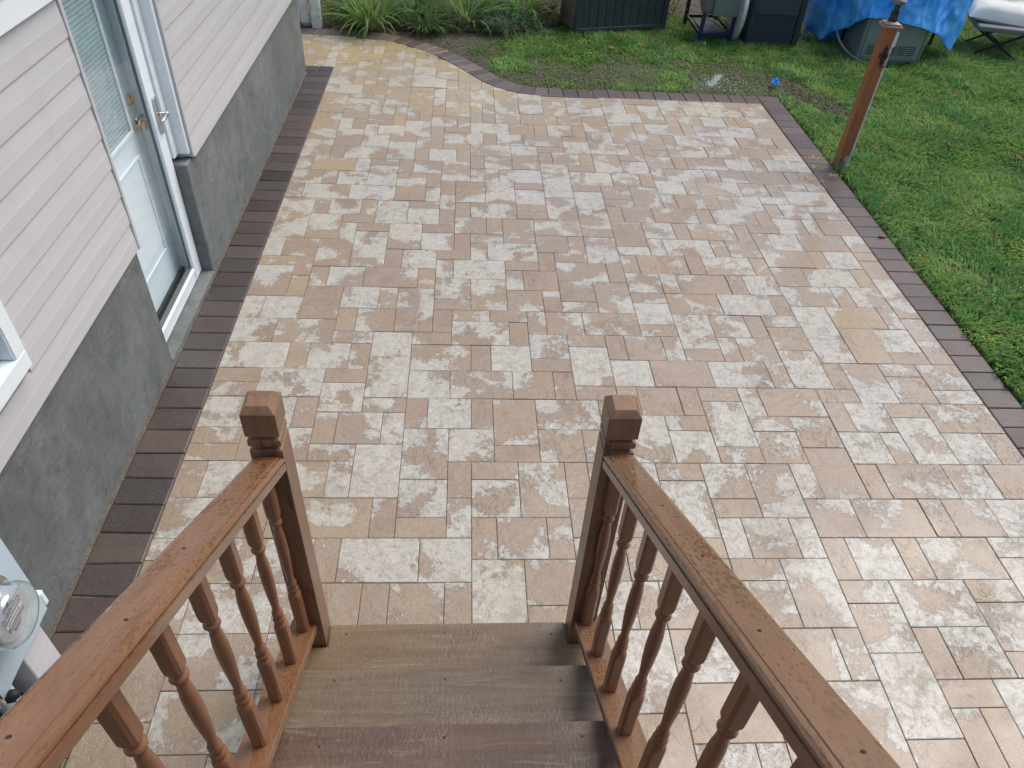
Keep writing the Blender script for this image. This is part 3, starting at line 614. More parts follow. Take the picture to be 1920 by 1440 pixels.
# ------------------------------------------------------------------ electric meter
mt = empty('electric_meter', (-1.645, -.84, .2)); mt['label'] = 'electric meter under a round glass dome on a pale blue wall box'; mt['category'] = 'electric meter'
def mpart(mb, name, m, parent=None, **kw):
    o = mb.build(name, m, parent or mt, **kw)
    if parent is None: o.matrix_parent_inverse = Matrix.Translation((1.645, .84, -.2))
    return o
M_box = vinyl_mat('meter_box_paint', (.50, .62, .69), .4)
bx = mpart(MB().box(-1.66, -1.500, -1.08, -.645, .325, .82), 'meter_box', M_box, bevel=.006, seg=2)
mpart(MB().box(-1.66, -1.502, -.6445, -.622, .335, .405), 'box_hasp', M_white, bx, bevel=.004)
MC = Matrix.Translation((-1.498, -.855, .625)) @ My @ Matrix.Diagonal((1.15, 1.15, 1.0, 1))
mpart(MB().lathe([(.100, 0), (.104, .003), (.104, .020), (.099, .024)], 40, MC), 'meter_ring', M_chrome, smooth=True)
mpart(MB().lathe([(.001, .118), (.062, .117), (.078, .112), (.087, .100), (.090, .085), (.091, .024)], 40, MC), 'meter_dome', M_dome, smooth=True)
dl = mpart(MB().lathe([(.001, .0), (.074, .0), (.076, .008), (.076, .080), (.070, .084), (.001, .084)], 40, MC), 'meter_dial', simple('dial_plate', (.56, .58, .62), .35, .3, .06), bevel=0)
dk = simple('dial_print', (.06, .065, .075), .5); lt = simple('dial_label', (.78, .79, .81), .5); gr = simple('dial_band', (.27, .265, .27), .5)
def plate(y0, y1, z0, z1, m, name, lift=.0853):
    mpart(MB().box(-1.498+lift-.001, -1.498+lift, -.855+y0, -.855+y1, .625+z0, .625+z1), name, m, dl)
plate(-.048, .048, -.012, .004, lt, 'dial_label'); plate(-.046, .046, -.032, -.015, gr, 'dial_band'); plate(-.05, .05, .0065, .0085, dk, 'dial_rule')
rows = MB()
for k in range(5):                      # the five small clock faces of the register
    for a in range(12):
        a0, a1 = a*math.pi/6, a*math.pi/6+.36; c0 = (-.044+.022*k, .026+(.004 if k % 2 else -.001))
        q = [(c0[0]+r_*math.cos(u), c0[1]+r_*math.sin(u)) for r_, u in ((.0085, a0), (.0085, a1), (.0072, a1), (.0072, a0))]
        rows.extrude(q, lambda y, z: (-1.4133, -.855+y, .625+z), lambda y, z: (-1.4125, -.855+y, .625+z))
    rows.extrude([(-.0445+.022*k, .026), (-.0435+.022*k, .026), (-.0400+.022*k, .0315)], lambda y, z: (-1.4133, -.855+y, .625+z), lambda y, z: (-1.4125, -.855+y, .625+z))
for (y0, n_, z0) in ((-.030, 14, .048), (-.024, 9, .056), (-.038, 17, -.0045), (-.030, 12, -.040), (-.026, 9, -.048)):
    yy = y0
    for k in range(n_):
        wv = random.uniform(.0018, .0038); rows.box(-1.4118, -1.4112, -.855+yy, -.855+yy+wv, .625+z0, .625+z0+.004); yy += wv+.0012
tag(mpart(rows, 'register_print', dk, dl), kind='stuff')
mpart(MB().box(-1.655, -1.535, -.812, -.678, .03, .3245), 'conduit_cover', vinyl_mat('pvc_cover', (.66, .66, .70)), bevel=.004)
mpart(MB().tube([(-1.59, -.90, -.05), (-1.59, -.90, .3245)], .036, 18), 'conduit', vinyl_mat('pvc_pipe', (.55, .56, .58)), smooth=True)
mpart(MB().box(-1.4995, -1.490, -1.00, -.985, .325, .42), 'latch', M_chrome, bx, bevel=.003)
lk = MB(); lk.tube([(-1.49, -.965, .335), (-1.46, -.965, .335)], .014, 12); lk.tube([(-1.56, -.955, .285), (-1.50, -.945, .285)], .022, 12); mpart(lk, 'seal_lock', M_rubber, bx, smooth=True)

# ------------------------------------------------------------------ stairs
def shx(x, y): return x-.033*(y+.65)
def shr(x, y): return x-.021*(y+.65)
stair = empty('wooden_staircase', (-.09, -.65, 0)); tag(stair, 'brown stained wooden stairs with turned balusters leading down to the patio', 'staircase')
SI = Matrix.Translation((.09, .65, 0))
def spart(o):
    o.parent = stair; o.matrix_parent_inverse = SI; return o
YF, RISE, RUN = -.638, .175, .2675
def shear_mesh(me, k=.033):
    n = len(me.vertices); a = np.empty(n*3); me.vertices.foreach_get('co', a); a = a.reshape(-1, 3); a[:, 0] -= k*(a[:, 1]+.65); me.vertices.foreach_set('co', a.ravel()); me.update(); return me
M_riser = wood_mat('riser_wood', (.16, .10, .07), (.09, .055, .04), (.1, .06, .04), 'x', .4, False)
for k in range(1, 7):
    yf, z = YF-RUN*(k-1), RISE*k
    b = MB()
    if k == 1: ol = [(-.534, yf), (.356, yf), (.356, yf-.090), (.440, yf-.090), (.440, yf-.292), (-.625, yf-.292), (-.625, yf-.090), (-.534, yf-.090)]
    else: ol = [(-.625, yf), (.440, yf), (.440, yf-.292), (-.625, yf-.292)]
    b.extrude(ol[::-1], lambda x, y: (x, y, z-.038), lambda x, y: (x, y, z))
    link('tread', shear_mesh(b.mesh('tread', .005, 2)), M_tread[min(k, 3)-1 if k < 4 else (k % 3)]); spart(C.objects[-1])
    if k < 5:
        sb = MB()
        for xq in (-.47, .29, -.10):
            for yq in (-.05, -.215): sb.lathe([(.001, -.002), (.0042, -.002), (.0042, .0004), (.001, .0006)], 8, Matrix.Translation((shx(xq+random.uniform(-.01, .01), yf+yq), yf+yq+random.uniform(-.01, .01), z)))
        tag(spart(sb.build('screw_heads', simple('dark_screw_%d' % k, (.018, .016, .015), .6))), kind='stuff')
    me = MB().box(-.534, .355, yf-.045, yf-.025, (0 if k == 1 else z-RISE+.0005), z-.0385).mesh('riser'); link('riser', shear_mesh(me), M_riser); spart(C.objects[-1])
yf = YF-RUN*6
for k in range(4):
    me = MB().box(-.9, .75, yf-.142-.146*k, yf-.146*k, RISE*7-.035, RISE*7).mesh('landing_board', .004); link('landing_board', shear_mesh(me), M_tread[k % 3]); spart(C.objects[-1])
me = MB().box(-.88, .73, yf-.58, yf-.02, RISE*7-.20, RISE*7-.036).mesh('landing_frame'); link('landing_frame', shear_mesh(me), M_riser); spart(C.objects[-1])
for (x, y) in ((-.82, yf-.5), (.67, yf-.5)):
    me = MB().box(x-.045, x+.045, y-.045, y+.045, -.05, RISE*7-.2).mesh('landing_post'); link('landing_post', shear_mesh(me), M_newel); spart(C.objects[-1])
# closed stringers with a flat shoe board on top
def shoe_z(y, sx=0): return .316+.60*(-.713-y)
for sx, mr_ in ((-1, M_rail), (1, M_railr)):
    xc = -.598 if sx < 0 else .410; xi = -.556 if sx < 0 else .366
    lo, hi = min(xi, xc+sx*.050), max(xi, xc+sx*.050)
    b = MB(); ya, yb = -.632, -2.23
    b.extrude([(lo, -.038), (hi, -.038), (hi, 0), (lo, 0)], lambda x, h: (x, ya, shoe_z(ya, sx)+h), lambda x, h: (x, yb, shoe_z(yb, sx)+h))
    link('shoe_rail', shear_mesh(b.mesh('shoe_rail', .003), .021), mr_); spart(C.objects[-1])
    a0, a1 = (-.575, -.536) if sx < 0 else (.358, .397)
    b = MB(); st0 = lambda y: RISE+RISE/RUN*(YF-y)-.26
    b.extrude([(a0, 0), (a1, 0), (a1, 1), (a0, 1)], lambda x, h: (x, -.742, .008 if h == 0 else st0(-.742)+.04), lambda x, h: (x, -2.24, st0(-2.24)-.24 if h == 0 else st0(-2.24)+.04))
    link('stringer', shear_mesh(b.mesh('stringer'), .033), M_riser); spart(C.objects[-1])
    # moulded hand rail
    half = [(0, 0), (.0285, 0), (.0300, -.0028), (.0325, -.0028), (.0385, -.0045), (.0435, -.010), (.0445, -.016), (.0425, -.021), (.0395, -.0225), (.0395, -.0255), (.0435, -.027), (.0435, -.054), (0, -.054)]
    prof_r = half+[(-u, v) for u, v in half[::-1] if u > 0]
    xr_ = -.580 if sx < 0 else .402
    b = MB(); sr_ = .625 if sx < 0 else .605; zt0 = 1.196 if sx < 0 else 1.210; ztop = lambda y: zt0+sr_*(-.724-y)
    b.extrude(prof_r[::-1], lambda u, v: (xr_+u, -.724, ztop(-.724)+v), lambda u, v: (xr_+u, -2.24, ztop(-2.24)+v))
    link('handrail', shear_mesh(b.mesh('handrail'), .021), mr_); spart(C.objects[-1])
# newel posts: one square timber with two cut grooves and a chamfered head
def newel_mesh(h):
    pr = [(0, .0445), (h-.157, .0445), (h-.153, .0330), (h-.143, .0330), (h-.139, .0445), (h-.118, .0445), (h-.114, .0330), (h-.104, .0330), (h-.100, .0460), (h-.020, .0460), (h, .0300)]
    V = []; F = []
    for z, r_ in pr: V += [(-r_, -r_, z), (r_, -r_, z), (r_, r_, z), (-r_, r_, z)]
    for k in range(len(pr)-1):
        for t_ in range(4): F.append((k*4+t_, k*4+(t_+1) % 4, k*4+4+(t_+1) % 4, k*4+4+t_))
    F += [(3, 2, 1, 0), tuple(4*(len(pr)-1)+t_ for t_ in range(4))]
    b = MB(); b.add(V, F); return b.mesh('newel_post', .0010)
for x in (-.580, .402):
    o = link('newel_post', newel_mesh(1.368), M_newel, None, (x, -.677, gz(x, -.677))); spart(o)
    yy = -2.29; o = link('newel_post', newel_mesh(1.12), M_newel, None, (shr(x, yy), yy, RISE*7)); spart(o)
# turned balusters
def baluster_mesh():
    L = .716; q = .0190; ks = .838/.716
    pr = [(0, q, 1), (.185, q, 1), (.197, .0192, .6), (.203, .0164, 0), (.208, .0120, 0), (.214, .0165, 0), (.221, .0195, 0), (.228, .0165, 0), (.233, .0120, 0), (.239, .0164, 0), (.246, .0162, 0), (.253, .0164, 0), (.259, .0112, 0),
          (.29, .0122, 0), (.35, .0164, 0), (.40, .0182, 0), (.45, .0174, 0), (.495, .0128, 0), (.506, .0118, 0), (.511, .0165, 0), (.518, .0198, 0), (.525, .0165, 0), (.530, .0120, 0), (.537, .0164, 0), (.545, .0192, .5), (.552, q, 1), (L, q, 1)]
    n = 16; V = []; F = []
    for k, (z, r_, sq) in enumerate(pr):
        for t_ in range(n):
            a = 2*math.pi*(t_+.5)/n; c, s_ = math.cos(a), math.sin(a); m_ = 1/max(abs(c), abs(s_)); f = 1+(m_-1)*sq
            x, y = r_*f*c, r_*f*s_; dz = -SLOPE*y if k in (0, len(pr)-1) else 0
            V.append((x, y, z*ks+dz))
    for k in range(len(pr)-1):
        for t_ in range(n): F.append((k*n+t_, k*n+(t_+1) % n, (k+1)*n+(t_+1) % n, (k+1)*n+t_))
    F += [tuple(range(n-1, -1, -1)), tuple((len(pr)-1)*n+t_ for t_ in range(n))]
    b = MB(); b.add(V, F); me = b.mesh('baluster'); 
    for p_ in me.polygons:
        zc = p_.center.z; p_.use_smooth = .222 < zc < .640
    return me
bme = baluster_mesh()
for k in range(9):
    for x, y in ((-.594, -.752-.1715*k), (.406, -.735-.1735*k)):
        if y > -2.18: o = link('baluster', bme, M_bal, None, (shr(x, y), y, shoe_z(y, -1 if x < 0 else 1)-.001)); spart(o)
# small screws on the rails
M_dark = simple('dark_metal', (.02, .021, .023), .45, .6)

# ------------------------------------------------------------------ lawn grass
def in_patio(x, y): return x < xr_at(y)+.214+.006 and y < y_edge(x)+.222
BEDX = [-3.2, -.9, -.35, .15, .55, .95, 1.25, 2.6, 4.2, 6.0, 10]
BEDY = [6.95, 6.95, 6.95, 7.02, 7.12, 7.25, 7.6, 8.1, 8.3, 8.6, 9.2]
def bed_edge(x): return float(np.interp(x, BEDX, BEDY))
def sm(a, b, v): t = min(1, max(0, (v-a)/(b-a))); return t*t*(3-2*t)
def lush(x, y):
    """0 = bare soil, 1 = full turf"""
    d = 1.0
    # trodden strip along the curve and the back edge of the patio
    back = y-(y_edge(x)+.217)
    if x < 3.3 and back > -.05:
        w_ = .30+.55*sm(-.2, 1.0, x)+.22*nz(x, y, 1.4, 5)
        d = min(d, .26+.74*sm(w_*.75, w_*1.5, back))
        if x < .75: d = min(d, sm(.05, .70, x+.25*nz(x, y, 2, 8)))
    if x < 3.3 and -.05 < back < 1.1: d = min(1, d+.55*sm(.12, .45, nz(x, y, 2.1, 90)))
    # tongue of loose dark soil by the corner
    px, py = x-3.50, y-5.42; u = px*.37-py*.93; v = px*.93+py*.37
    d = min(d, .10+.9*sm(.75, 1.25, math.hypot(u/.62, v/.20)+.3*nz(x, y, 4, 2)))
    # chalky spot
    d = min(d, .25+.75*sm(.7, 1.3, math.hypot((x-2.62)/.34, (y-5.80)/.26)))
    d *= .80+.35*nz(x, y, 3.0, 1)+.12*nz(x, y, 9, 4)
    if y > bed_edge(x)-.05: d *= .12
    return max(0, min(1, d))
BV = []; BF = []; BC = []
def blade(x, y, z, L, wd, az, lean, col, col2):
    n = len(BV); dx, dy = math.cos(az), math.sin(az); px, py = -dy*wd/2, dx*wd/2
    h1, r1 = L*.52*math.cos(lean*.45), L*.52*math.sin(lean*.45); h2, r2 = h1+L*.48*math.cos(lean*1.25), r1+L*.48*math.sin(lean*1.25)
    BV.extend(((x-px, y-py, z), (x+px, y+py, z), (x+dx*r1-px*.8, y+dy*r1-py*.8, z+h1), (x+dx*r1+px*.8, y+dy*r1+py*.8, z+h1), (x+dx*r2, y+dy*r2, z+h2)))
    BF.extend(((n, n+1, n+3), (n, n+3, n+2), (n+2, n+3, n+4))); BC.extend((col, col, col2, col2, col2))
def mixc(a, b, t): return tuple(p+(q-p)*t for p, q in zip(a, b))
def grass_area(x0, x1, y0, y1, per, Ls):
    n = int((x1-x0)*(y1-y0)*per)
    R3 = rng.random((n, 8))
    for k in range(n):
        r = R3[k]; x, y = x0+(x1-x0)*r[0], y0+(y1-y0)*r[1]
        if in_patio(x, y): continue
        # outside the field of view: skip
        u, v, dd = proj(x, y, -.03)
        if not (-25 < u < 1050 and -25 < v < 800): continue
        g_ = lush(x, y)
        if r[2] > .10+.9*g_: continue
        cl = nz(x, y, 2.6, 20); fl = nz(x, y, 11, 30)
        L = Ls*(.55+.75*r[3])*(.45+.55*g_)*(1+.25*fl)
        dirn = math.pi*(.9*nz(x, y, 1.3, 40)+.7*nz(x, y, 5, 41))+(r[4]-.5)*2.6
        ln = .55+.75*r[5]+(.5*(1-g_))
        t = .5+.7*cl+1.1*(r[6]-.5)
        c = mixc((.075, .235, .060), (.275, .435, .100), min(1, max(0, t)))
        if r[7] < .07+.20*(1-g_)+.03: c = mixc(c, (.30, .25, .14), .75)
        elif r[7] < .16: c = mixc(c, (.12, .30, .15), .8)
        if g_ < .55: c = mixc(c, (.095, .135, .055), (1-g_/.55)*.6)
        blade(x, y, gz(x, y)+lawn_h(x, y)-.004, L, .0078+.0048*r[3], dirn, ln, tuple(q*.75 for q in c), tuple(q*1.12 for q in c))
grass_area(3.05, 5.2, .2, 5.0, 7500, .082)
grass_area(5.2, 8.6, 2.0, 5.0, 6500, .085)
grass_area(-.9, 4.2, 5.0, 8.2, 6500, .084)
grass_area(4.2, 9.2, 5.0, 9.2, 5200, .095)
me = bpy.data.meshes.new('grass')
Va = np.array(BV, np.float32); Fa = np.array(BF, np.int32)
me.vertices.add(len(Va)); me.vertices.foreach_set('co', Va.ravel())
me.loops.add(len(Fa)*3); me.loops.foreach_set('vertex_index', Fa.ravel())
me.polygons.add(len(Fa)); me.polygons.foreach_set('loop_start', np.arange(0, len(Fa)*3, 3, dtype=np.int32)); me.polygons.foreach_set('loop_total', np.full(len(Fa), 3, np.int32))
me.update(calc_edges=True)
ca = me.color_attributes.new('gc', 'FLOAT_COLOR', 'POINT'); ca.data.foreach_set('color', np.c_[np.array(BC, np.float32), np.ones(len(BC), np.float32)].ravel())
def leafmat(name, attr='gc', rough=.45, trans=.35):
    t = NT(name); a = t.n('ShaderNodeAttribute', attribute_name=attr)
    tl = t.n('ShaderNodeBsdfTranslucent'); t.l(a.outputs[0], tl.inputs[0]); mx = t.n('ShaderNodeMixShader'); mx.inputs[0].default_value = trans
    t.fin(a.outputs[0], rough, None, .18); t.l(t.b.outputs[0], mx.inputs[1]); t.l(tl.outputs[0], mx.inputs[2]); t.l(mx.outputs[0], t.out.inputs[0]); return t.m
M_leaf = leafmat('blade_green', 'gc', .62, .38)
tag(link('grass', me, M_leaf), kind='stuff')

# ------------------------------------------------------------------ garden bed
def mesh_col(name, V, F, Cc, m, parent=None):
    me = mesh_np(name, V, F); ca = me.color_attributes.new('gc', 'FLOAT_COLOR', 'POINT')
    ca.data.foreach_set('color', np.c_[np.array(Cc, np.float32), np.ones(len(Cc), np.float32)].ravel()); return link(name, me, m, parent)
# soil of the bed with clods
xs = np.arange(-2.6, 3.6, .035); V = []; F = []
NY = 60
for i, x in enumerate(xs):
    e0 = max(y_edge(x)+.219, bed_edge(x)-.02 if x > -.5 else 0); 
    for j in range(NY):
        y = e0+j*.032; f = sm(0, .18, y-e0)
        V.append((x, y, gz(x, y)-.010+f*(.030+.035*nz(x, y, 2.3, 60)+.028*nz(x, y, 8, 61)+.016*nz(x, y, 23, 62))))
for i in range(len(xs)-1):
    for j in range(NY-1): F.append((i*NY+j, (i+1)*NY+j, (i+1)*NY+j+1, i*NY+j+1))
sm_ = NT('garden_soil'); P_ = sm_.pos(); a_ = sm_.noise(P_, 5, 5, .65); b_ = sm_.noise(P_, 70, 5, .7)
c_ = sm_.mix(sm_.mr(a_, .35, .62), (.030, .026, .022), (.085, .068, .050)); c_ = sm_.mix(sm_.mr(b_, .48, .72, 0, .7), c_, (.19, .155, .115))
M_soil = sm_.fin(c_, .85, sm_.bump(b_, .9, .02))
tag(link('garden_bed', mesh_np('garden_bed', V, F, True), M_soil), kind='structure')
# loose soil: clods on the bare ground
V = []; F = []
def clod(x, y, r, zb):
    n = len(V); a = random.random()*6.28
    pts = [(math.cos(a+k*1.2566)*r*random.uniform(.7, 1.2), math.sin(a+k*1.2566)*r*random.uniform(.7, 1.2)) for k in range(5)]
    for (px, py) in pts: V.append((x+px, y+py, zb-.004))
    for (px, py) in pts: V.append((x+px*.55, y+py*.55, zb+r*random.uniform(.5, .9)))
    for k in range(5):
        m = (k+1) % 5; F.append((k, m, 5+m, 5+k)) if False else F.append((n+k, n+m, n+5+m, n+5+k))
    F.append(tuple(n+5+k for k in range(5)))
for k in range(4200):
    if k < 1500:
        u, v = random.gauss(0, .36), random.gauss(0, .10); x = 3.50+u*.37+v*.93; y = 5.42-u*.93+v*.37
    elif k < 3000: x = random.uniform(-2.2, 1.3); y = max(y_edge(x)+.23, bed_edge(x)-.2)+abs(random.gauss(0, .35))
    else: x = random.uniform(-.5, 1.6); y = y_edge(x)+.235+abs(random.gauss(0, .22))
    if in_patio(x, y) or in_patio(x-.02, y-.02): continue
    clod(x, y, random.choice([.003, .004, .005, .006, .009]), gz(x, y)+lawn_h(x, y)+(.022 if y > bed_edge(x) and x < 2.5 else 0))
tag(link('loose_soil', mesh_np('loose_soil', V, F), M_soil), kind='stuff')
# chalky white spill
V = []; F = []
for k in range(650):
    a = random.random(); 
    if a < .6: x, y = (lambda v_: (2.58+.55*v_+random.gauss(0, .022), 5.78+v_+random.gauss(0, .02)))(random.uniform(-.16, .20))
    else: x, y = 2.60+random.gauss(0, .24), 5.70+random.gauss(0, .17)
    if in_patio(x, y): continue
    clod(x, y, random.choice([.003, .004, .005, .007]), gz(x, y)+lawn_h(x, y)+random.uniform(.004, .030))
tag(link('spilled_chalk', mesh_np('spilled_chalk', V, F), simple('chalk', (.72, .73, .70), .9, bump=.4)), kind='stuff')

def ribbon(V, F, Cc, base, az, L, wd, e0, droop, col, col2, nseg=6, tw=0.0):
    """a strap leaf: rises at angle e0 from the vertical and droops outwards"""
    n = len(V); x, y, z = base; dx, dy = math.cos(az), math.sin(az); px, py = -dy, dx; ang = e0
    for k in range(nseg+1):
        t = k/nseg; wk = wd*(.55+.9*t if t < .4 else .91*(1-((t-.4)/.6)**1.6)+.02)
        ca_, sa_ = math.cos(tw*t), math.sin(tw*t)
        qx, qy, qz = px*ca_*wk/2, py*ca_*wk/2, sa_*wk/2
        c = mixc(col, col2, t)
        V.extend(((x-qx, y-qy, z-qz), (x+qx, y+qy, z+qz))); Cc.extend((c, c))
        st_ = L/nseg; x += dx*math.sin(ang)*st_; y += dy*math.sin(ang)*st_; z += math.cos(ang)*st_; ang = min(2.6, ang+droop/nseg)
    for k in range(nseg): F.append((n+2*k, n+2*k+1, n+2*k+3, n+2*k+2))
def strap_plant(name, label, x, y, nl, L, wd, spread, cols, pale=.0, dead=.12, group=None):
    root = empty(name, (x, y, gz(x, y)+.01)); tag(root, label, 'plant', group)
    V, F, Cc = [], [], []; V2, F2, C2 = [], [], []
    for k in range(nl):
        az = random.uniform(0, 6.283); r0 = spread*.25*math.sqrt(random.random()); bx, by = r0*math.cos(az), r0*math.sin(az)
        a2 = az+random.gauss(0, .5); Lk = L*random.uniform(.6, 1.15); e0 = random.uniform(.08, .95); dr = random.uniform(.4, 2.0)
        c1, c2 = random.choice(cols); c1 = mixc(c1, (.42, .44, .24), pale*random.random())
        if random.random() < dead: ribbon(V2, F2, C2, (bx, by, 0), a2, Lk*.9, wd*.7, random.uniform(.6, 1.3), random.uniform(.8, 1.6), (.24, .19, .11), (.30, .25, .16), tw=random.uniform(-1, 1))
        else: ribbon(V, F, Cc, (bx, by, 0), a2, Lk, wd*random.uniform(.7, 1.2), e0, dr, c1, c2, tw=random.uniform(-.5, .5))
    mesh_col('foliage', V, F, Cc, M_leaf, root)
    if V2: mesh_col('dead_leaves', V2, F2, C2, M_leaf, root)
G1 = [((.20, .40, .07), (.09, .30, .04)), ((0.232, 0.348, 0.087), (0.123, 0.290, 0.051)), ((0.174, 0.319, 0.072), (0.087, 0.217, 0.043)), ((0.290, 0.392, 0.131), (0.160, 0.319, 0.058))]
G2 = [((0.160, 0.240, 0.080), (0.112, 0.224, 0.064)), ((0.144, 0.208, 0.096), (0.080, 0.160, 0.056))]
G3 = [((0.140, 0.196, 0.140), (0.154, 0.252, 0.182)), ((0.112, 0.168, 0.112), (0.126, 0.210, 0.154))]
strap_plant('daylily', 'large bright green strap-leaved clump right behind the curved paver edge', -1.12, 7.06, 170, .70, .024, .60, G1, .8)
strap_plant('daylily', 'low bushy dark green plant in the bare soil right of the large strap-leaved clump', -.50, 7.06, 300, .36, .014, .60, G2, .1, .15)
strap_plant('daylily', 'strap-leaved clump with pale bleached stems beside the blue scrap in the bed', -.04, 7.30, 110, .58, .020, .30, G1, 1.0)
strap_plant('grassy_plant', 'grey-green tufted plant spreading low between the pale-stemmed clump and the bare shrub', .40, 7.36, 620, .34, .010, 1.35, G3, .0, .16)
strap_plant('daylily', 'bright green strap-leaved clump behind the grey-green tufted plant', .66, 7.62, 170, .55, .020, .45, G1, .4)
strap_plant('daylily', 'leafy clump at the back of the bed behind the low bushy plant', -.62, 7.46, 220, .60, .019, .60, G2, .3)
strap_plant('daylily', 'mid green clump far back between the two brightest clumps', .16, 7.72, 180, .55, .019, .55, G2, .3)
strap_plant('daylily', 'drooping mixed green clump at the back next to the white gate post', -1.30, 7.56, 160, .50, .018, .60, G2, .2, .35)
V, F, Cc = [], [], []
for k in range(2600):
    x = random.uniform(-1.75, 1.15); y = bed_edge(x)+.02+random.random()**1.3*1.4
    if in_patio(x, y-.05): continue
    c1 = random.choice([(.10, .20, .05), (.16, .26, .07), (.07, .15, .05), (.22, .18, .10), (.17, .13, .08), (.12, .17, .10)])
    ribbon(V, F, Cc, (x, y, gz(x, y)+.02), random.uniform(0, 6.283), random.uniform(.08, .26), random.uniform(.006, .014), random.uniform(.3, 1.4), random.uniform(.2, 1.2), c1, mixc(c1, (.25, .27, .12), .4), 4, random.uniform(-1, 1))
tag(mesh_col('ground_cover', V, F, Cc, M_leaf), kind='stuff')
# withered stems on the bed
def twig_mesh(n, L, r, spread, kids=3, lean=(.2, 1.1)):
    b = MB()
    for k in range(n):
        az = random.uniform(0, 6.283); e = random.uniform(*lean); p = Vector((random.gauss(0, spread*.2), random.gauss(0, spread*.2), 0)); pts = [p.copy()]
        for s_ in range(5):
            p = p+Vector((math.cos(az)*math.sin(e), math.sin(az)*math.sin(e), math.cos(e)))*L/5*random.uniform(.7, 1.2); az += random.gauss(0, .35); e += random.gauss(.12, .22); p.z = max(p.z, .003); pts.append(p.copy())
        b.tube(pts, [r*(1-.75*i/5) for i in range(6)], 4)
        for q in range(kids):
            s0 = pts[random.randint(1, 4)]; a2 = az+random.uniform(-1.4, 1.4); b.tube([s0, s0+Vector((math.cos(a2)*.4, math.sin(a2)*.4, .5))*L*.25, s0+Vector((math.cos(a2)*.8, math.sin(a2)*.8, .6))*L*.38], [r*.5, r*.4, r*.15], 3)
    return b
M_twig = simple('dry_twig', (.17, .125, .085), .8); M_stalk = simple('withered_stalk', (.30, .26, .18), .8)
def leaf_shape(L, wd, curl):
    pts = [(0, 0), (.18, .32), (.35, .26), (.5, .5), (.66, .28), (.82, .22), (1, 0)]
    V = [(L*t, 0, curl*L*(.6*(t-.5)**2)) for t, h in pts]; n = len(pts)
    V += [(L*t, wd*h, curl*L*(.5*h+.5*(t-.5)**2)) for t, h in pts[1:-1]]; V += [(L*t, -wd*h, curl*L*(.5*h+.5*(t-.5)**2)) for t, h in pts[1:-1]]
    F = []
    for s_ in (0, 1):
        o_ = n+s_*(n-2); f = [(0, 1, o_)]+[(k, k+1, o_+k, o_+k-1) for k in range(1, n-2)]+[(n-2, n-1, o_+n-3)]
        F += f if s_ == 0 else [q[::-1] for q in f]
    return V, F
def scatter_leaves(V, F, Cc, n, fx, cols, Ls=(.03, .06)):
    for k in range(n):
        x, y, z = fx(); L = random.uniform(*Ls); v, f = leaf_shape(L, L*.75, random.uniform(.1, .9)); a = random.uniform(0, 6.28); e1, e2 = random.gauss(0, .5), random.gauss(0, .5)
        Mm = Matrix.Translation((x, y, z)) @ Matrix.Rotation(a, 4, 'Z') @ Matrix.Rotation(e1, 4, 'X') @ Matrix.Rotation(e2, 4, 'Y')
        m = len(V); V += [tuple(Mm @ Vector(q)) for q in v]; F += [tuple(i+m for i in q) for q in f]; c = random.choice(cols); Cc += [tuple(u*random.uniform(.8, 1.2) for u in c)]*len(v)
BR = [(.22, .13, .07), (.30, .19, .10), (.16, .09, .05), (.36, .26, .16)]
for (x, y, n_, L_, lab) in ((.95, 7.72, 70, .48, 'bare brown twiggy shrub beside the black planter box'), (-1.50, 7.35, 30, .30, 'withered stems and dry stalks in the dark soil beside the white gate post')):
    root = empty('bare_shrub', (x, y, gz(x, y))); tag(root, lab, 'shrub')
    twig_mesh(n_, L_, .005, .55, 3).build('branches', M_twig, root)
    V, F, Cc = [], [], []; scatter_leaves(V, F, Cc, 130 if x > 0 else 60, lambda: (random.gauss(0, .22), random.gauss(0, .2), abs(random.gauss(.05, .14))), BR+[(.10, .12, .05)], (.02, .04)); mesh_col('dry_leaves', V, F, Cc, M_leaf, root)
root = empty('leafy_shrub', (2.44, 8.15, gz(2.44, 8.15))); tag(root, 'yellow-green low shrub between the black planter box and the grill', 'shrub')
twig_mesh(40, .5, .005, .5, 2).build('branches', M_twig, root)
V, F, Cc = [], [], []; scatter_leaves(V, F, Cc, 700, lambda: (random.gauss(0, .20), random.gauss(0, .22), abs(random.gauss(.15, .16))), [(.22, .22, .06), (.14, .17, .05), (.28, .24, .09)], (.02, .042)); mesh_col('foliage', V, F, Cc, M_leaf, root)
V, F, Cc = [], [], []
def litter_pos():
    if random.random() < .55: x, y = random.gauss(6.95, .30), random.gauss(8.05, .26)
    elif random.random() < .6: x, y = random.gauss(4.15, .14), random.gauss(8.0, .4)
    else: x, y = random.uniform(-1.9, 1.2), random.uniform(7.1, 8.6)
    return (x, y, gz(x, y)+abs(random.gauss(.03, .03)))
scatter_leaves(V, F, Cc, 900, litter_pos, BR, (.03, .065))
tag(mesh_col('leaf_litter', V, F, Cc, M_leaf), kind='stuff')
b = MB()
for k in range(46):
    x = random.uniform(-1.6, .9); y = random.uniform(7.0, 8.1); a = random.uniform(0, 3.14); L = random.uniform(.10, .34); z = gz(x, y)+.03
    b.tube([(x, y, z), (x+math.cos(a)*L*.5, y+math.sin(a)*L*.5, z+random.uniform(0, .05)), (x+math.cos(a)*L, y+math.sin(a)*L, z+random.uniform(0, .03))], random.uniform(.002, .005), 4)
tag(b.build('plant_debris', M_stalk), kind='stuff')
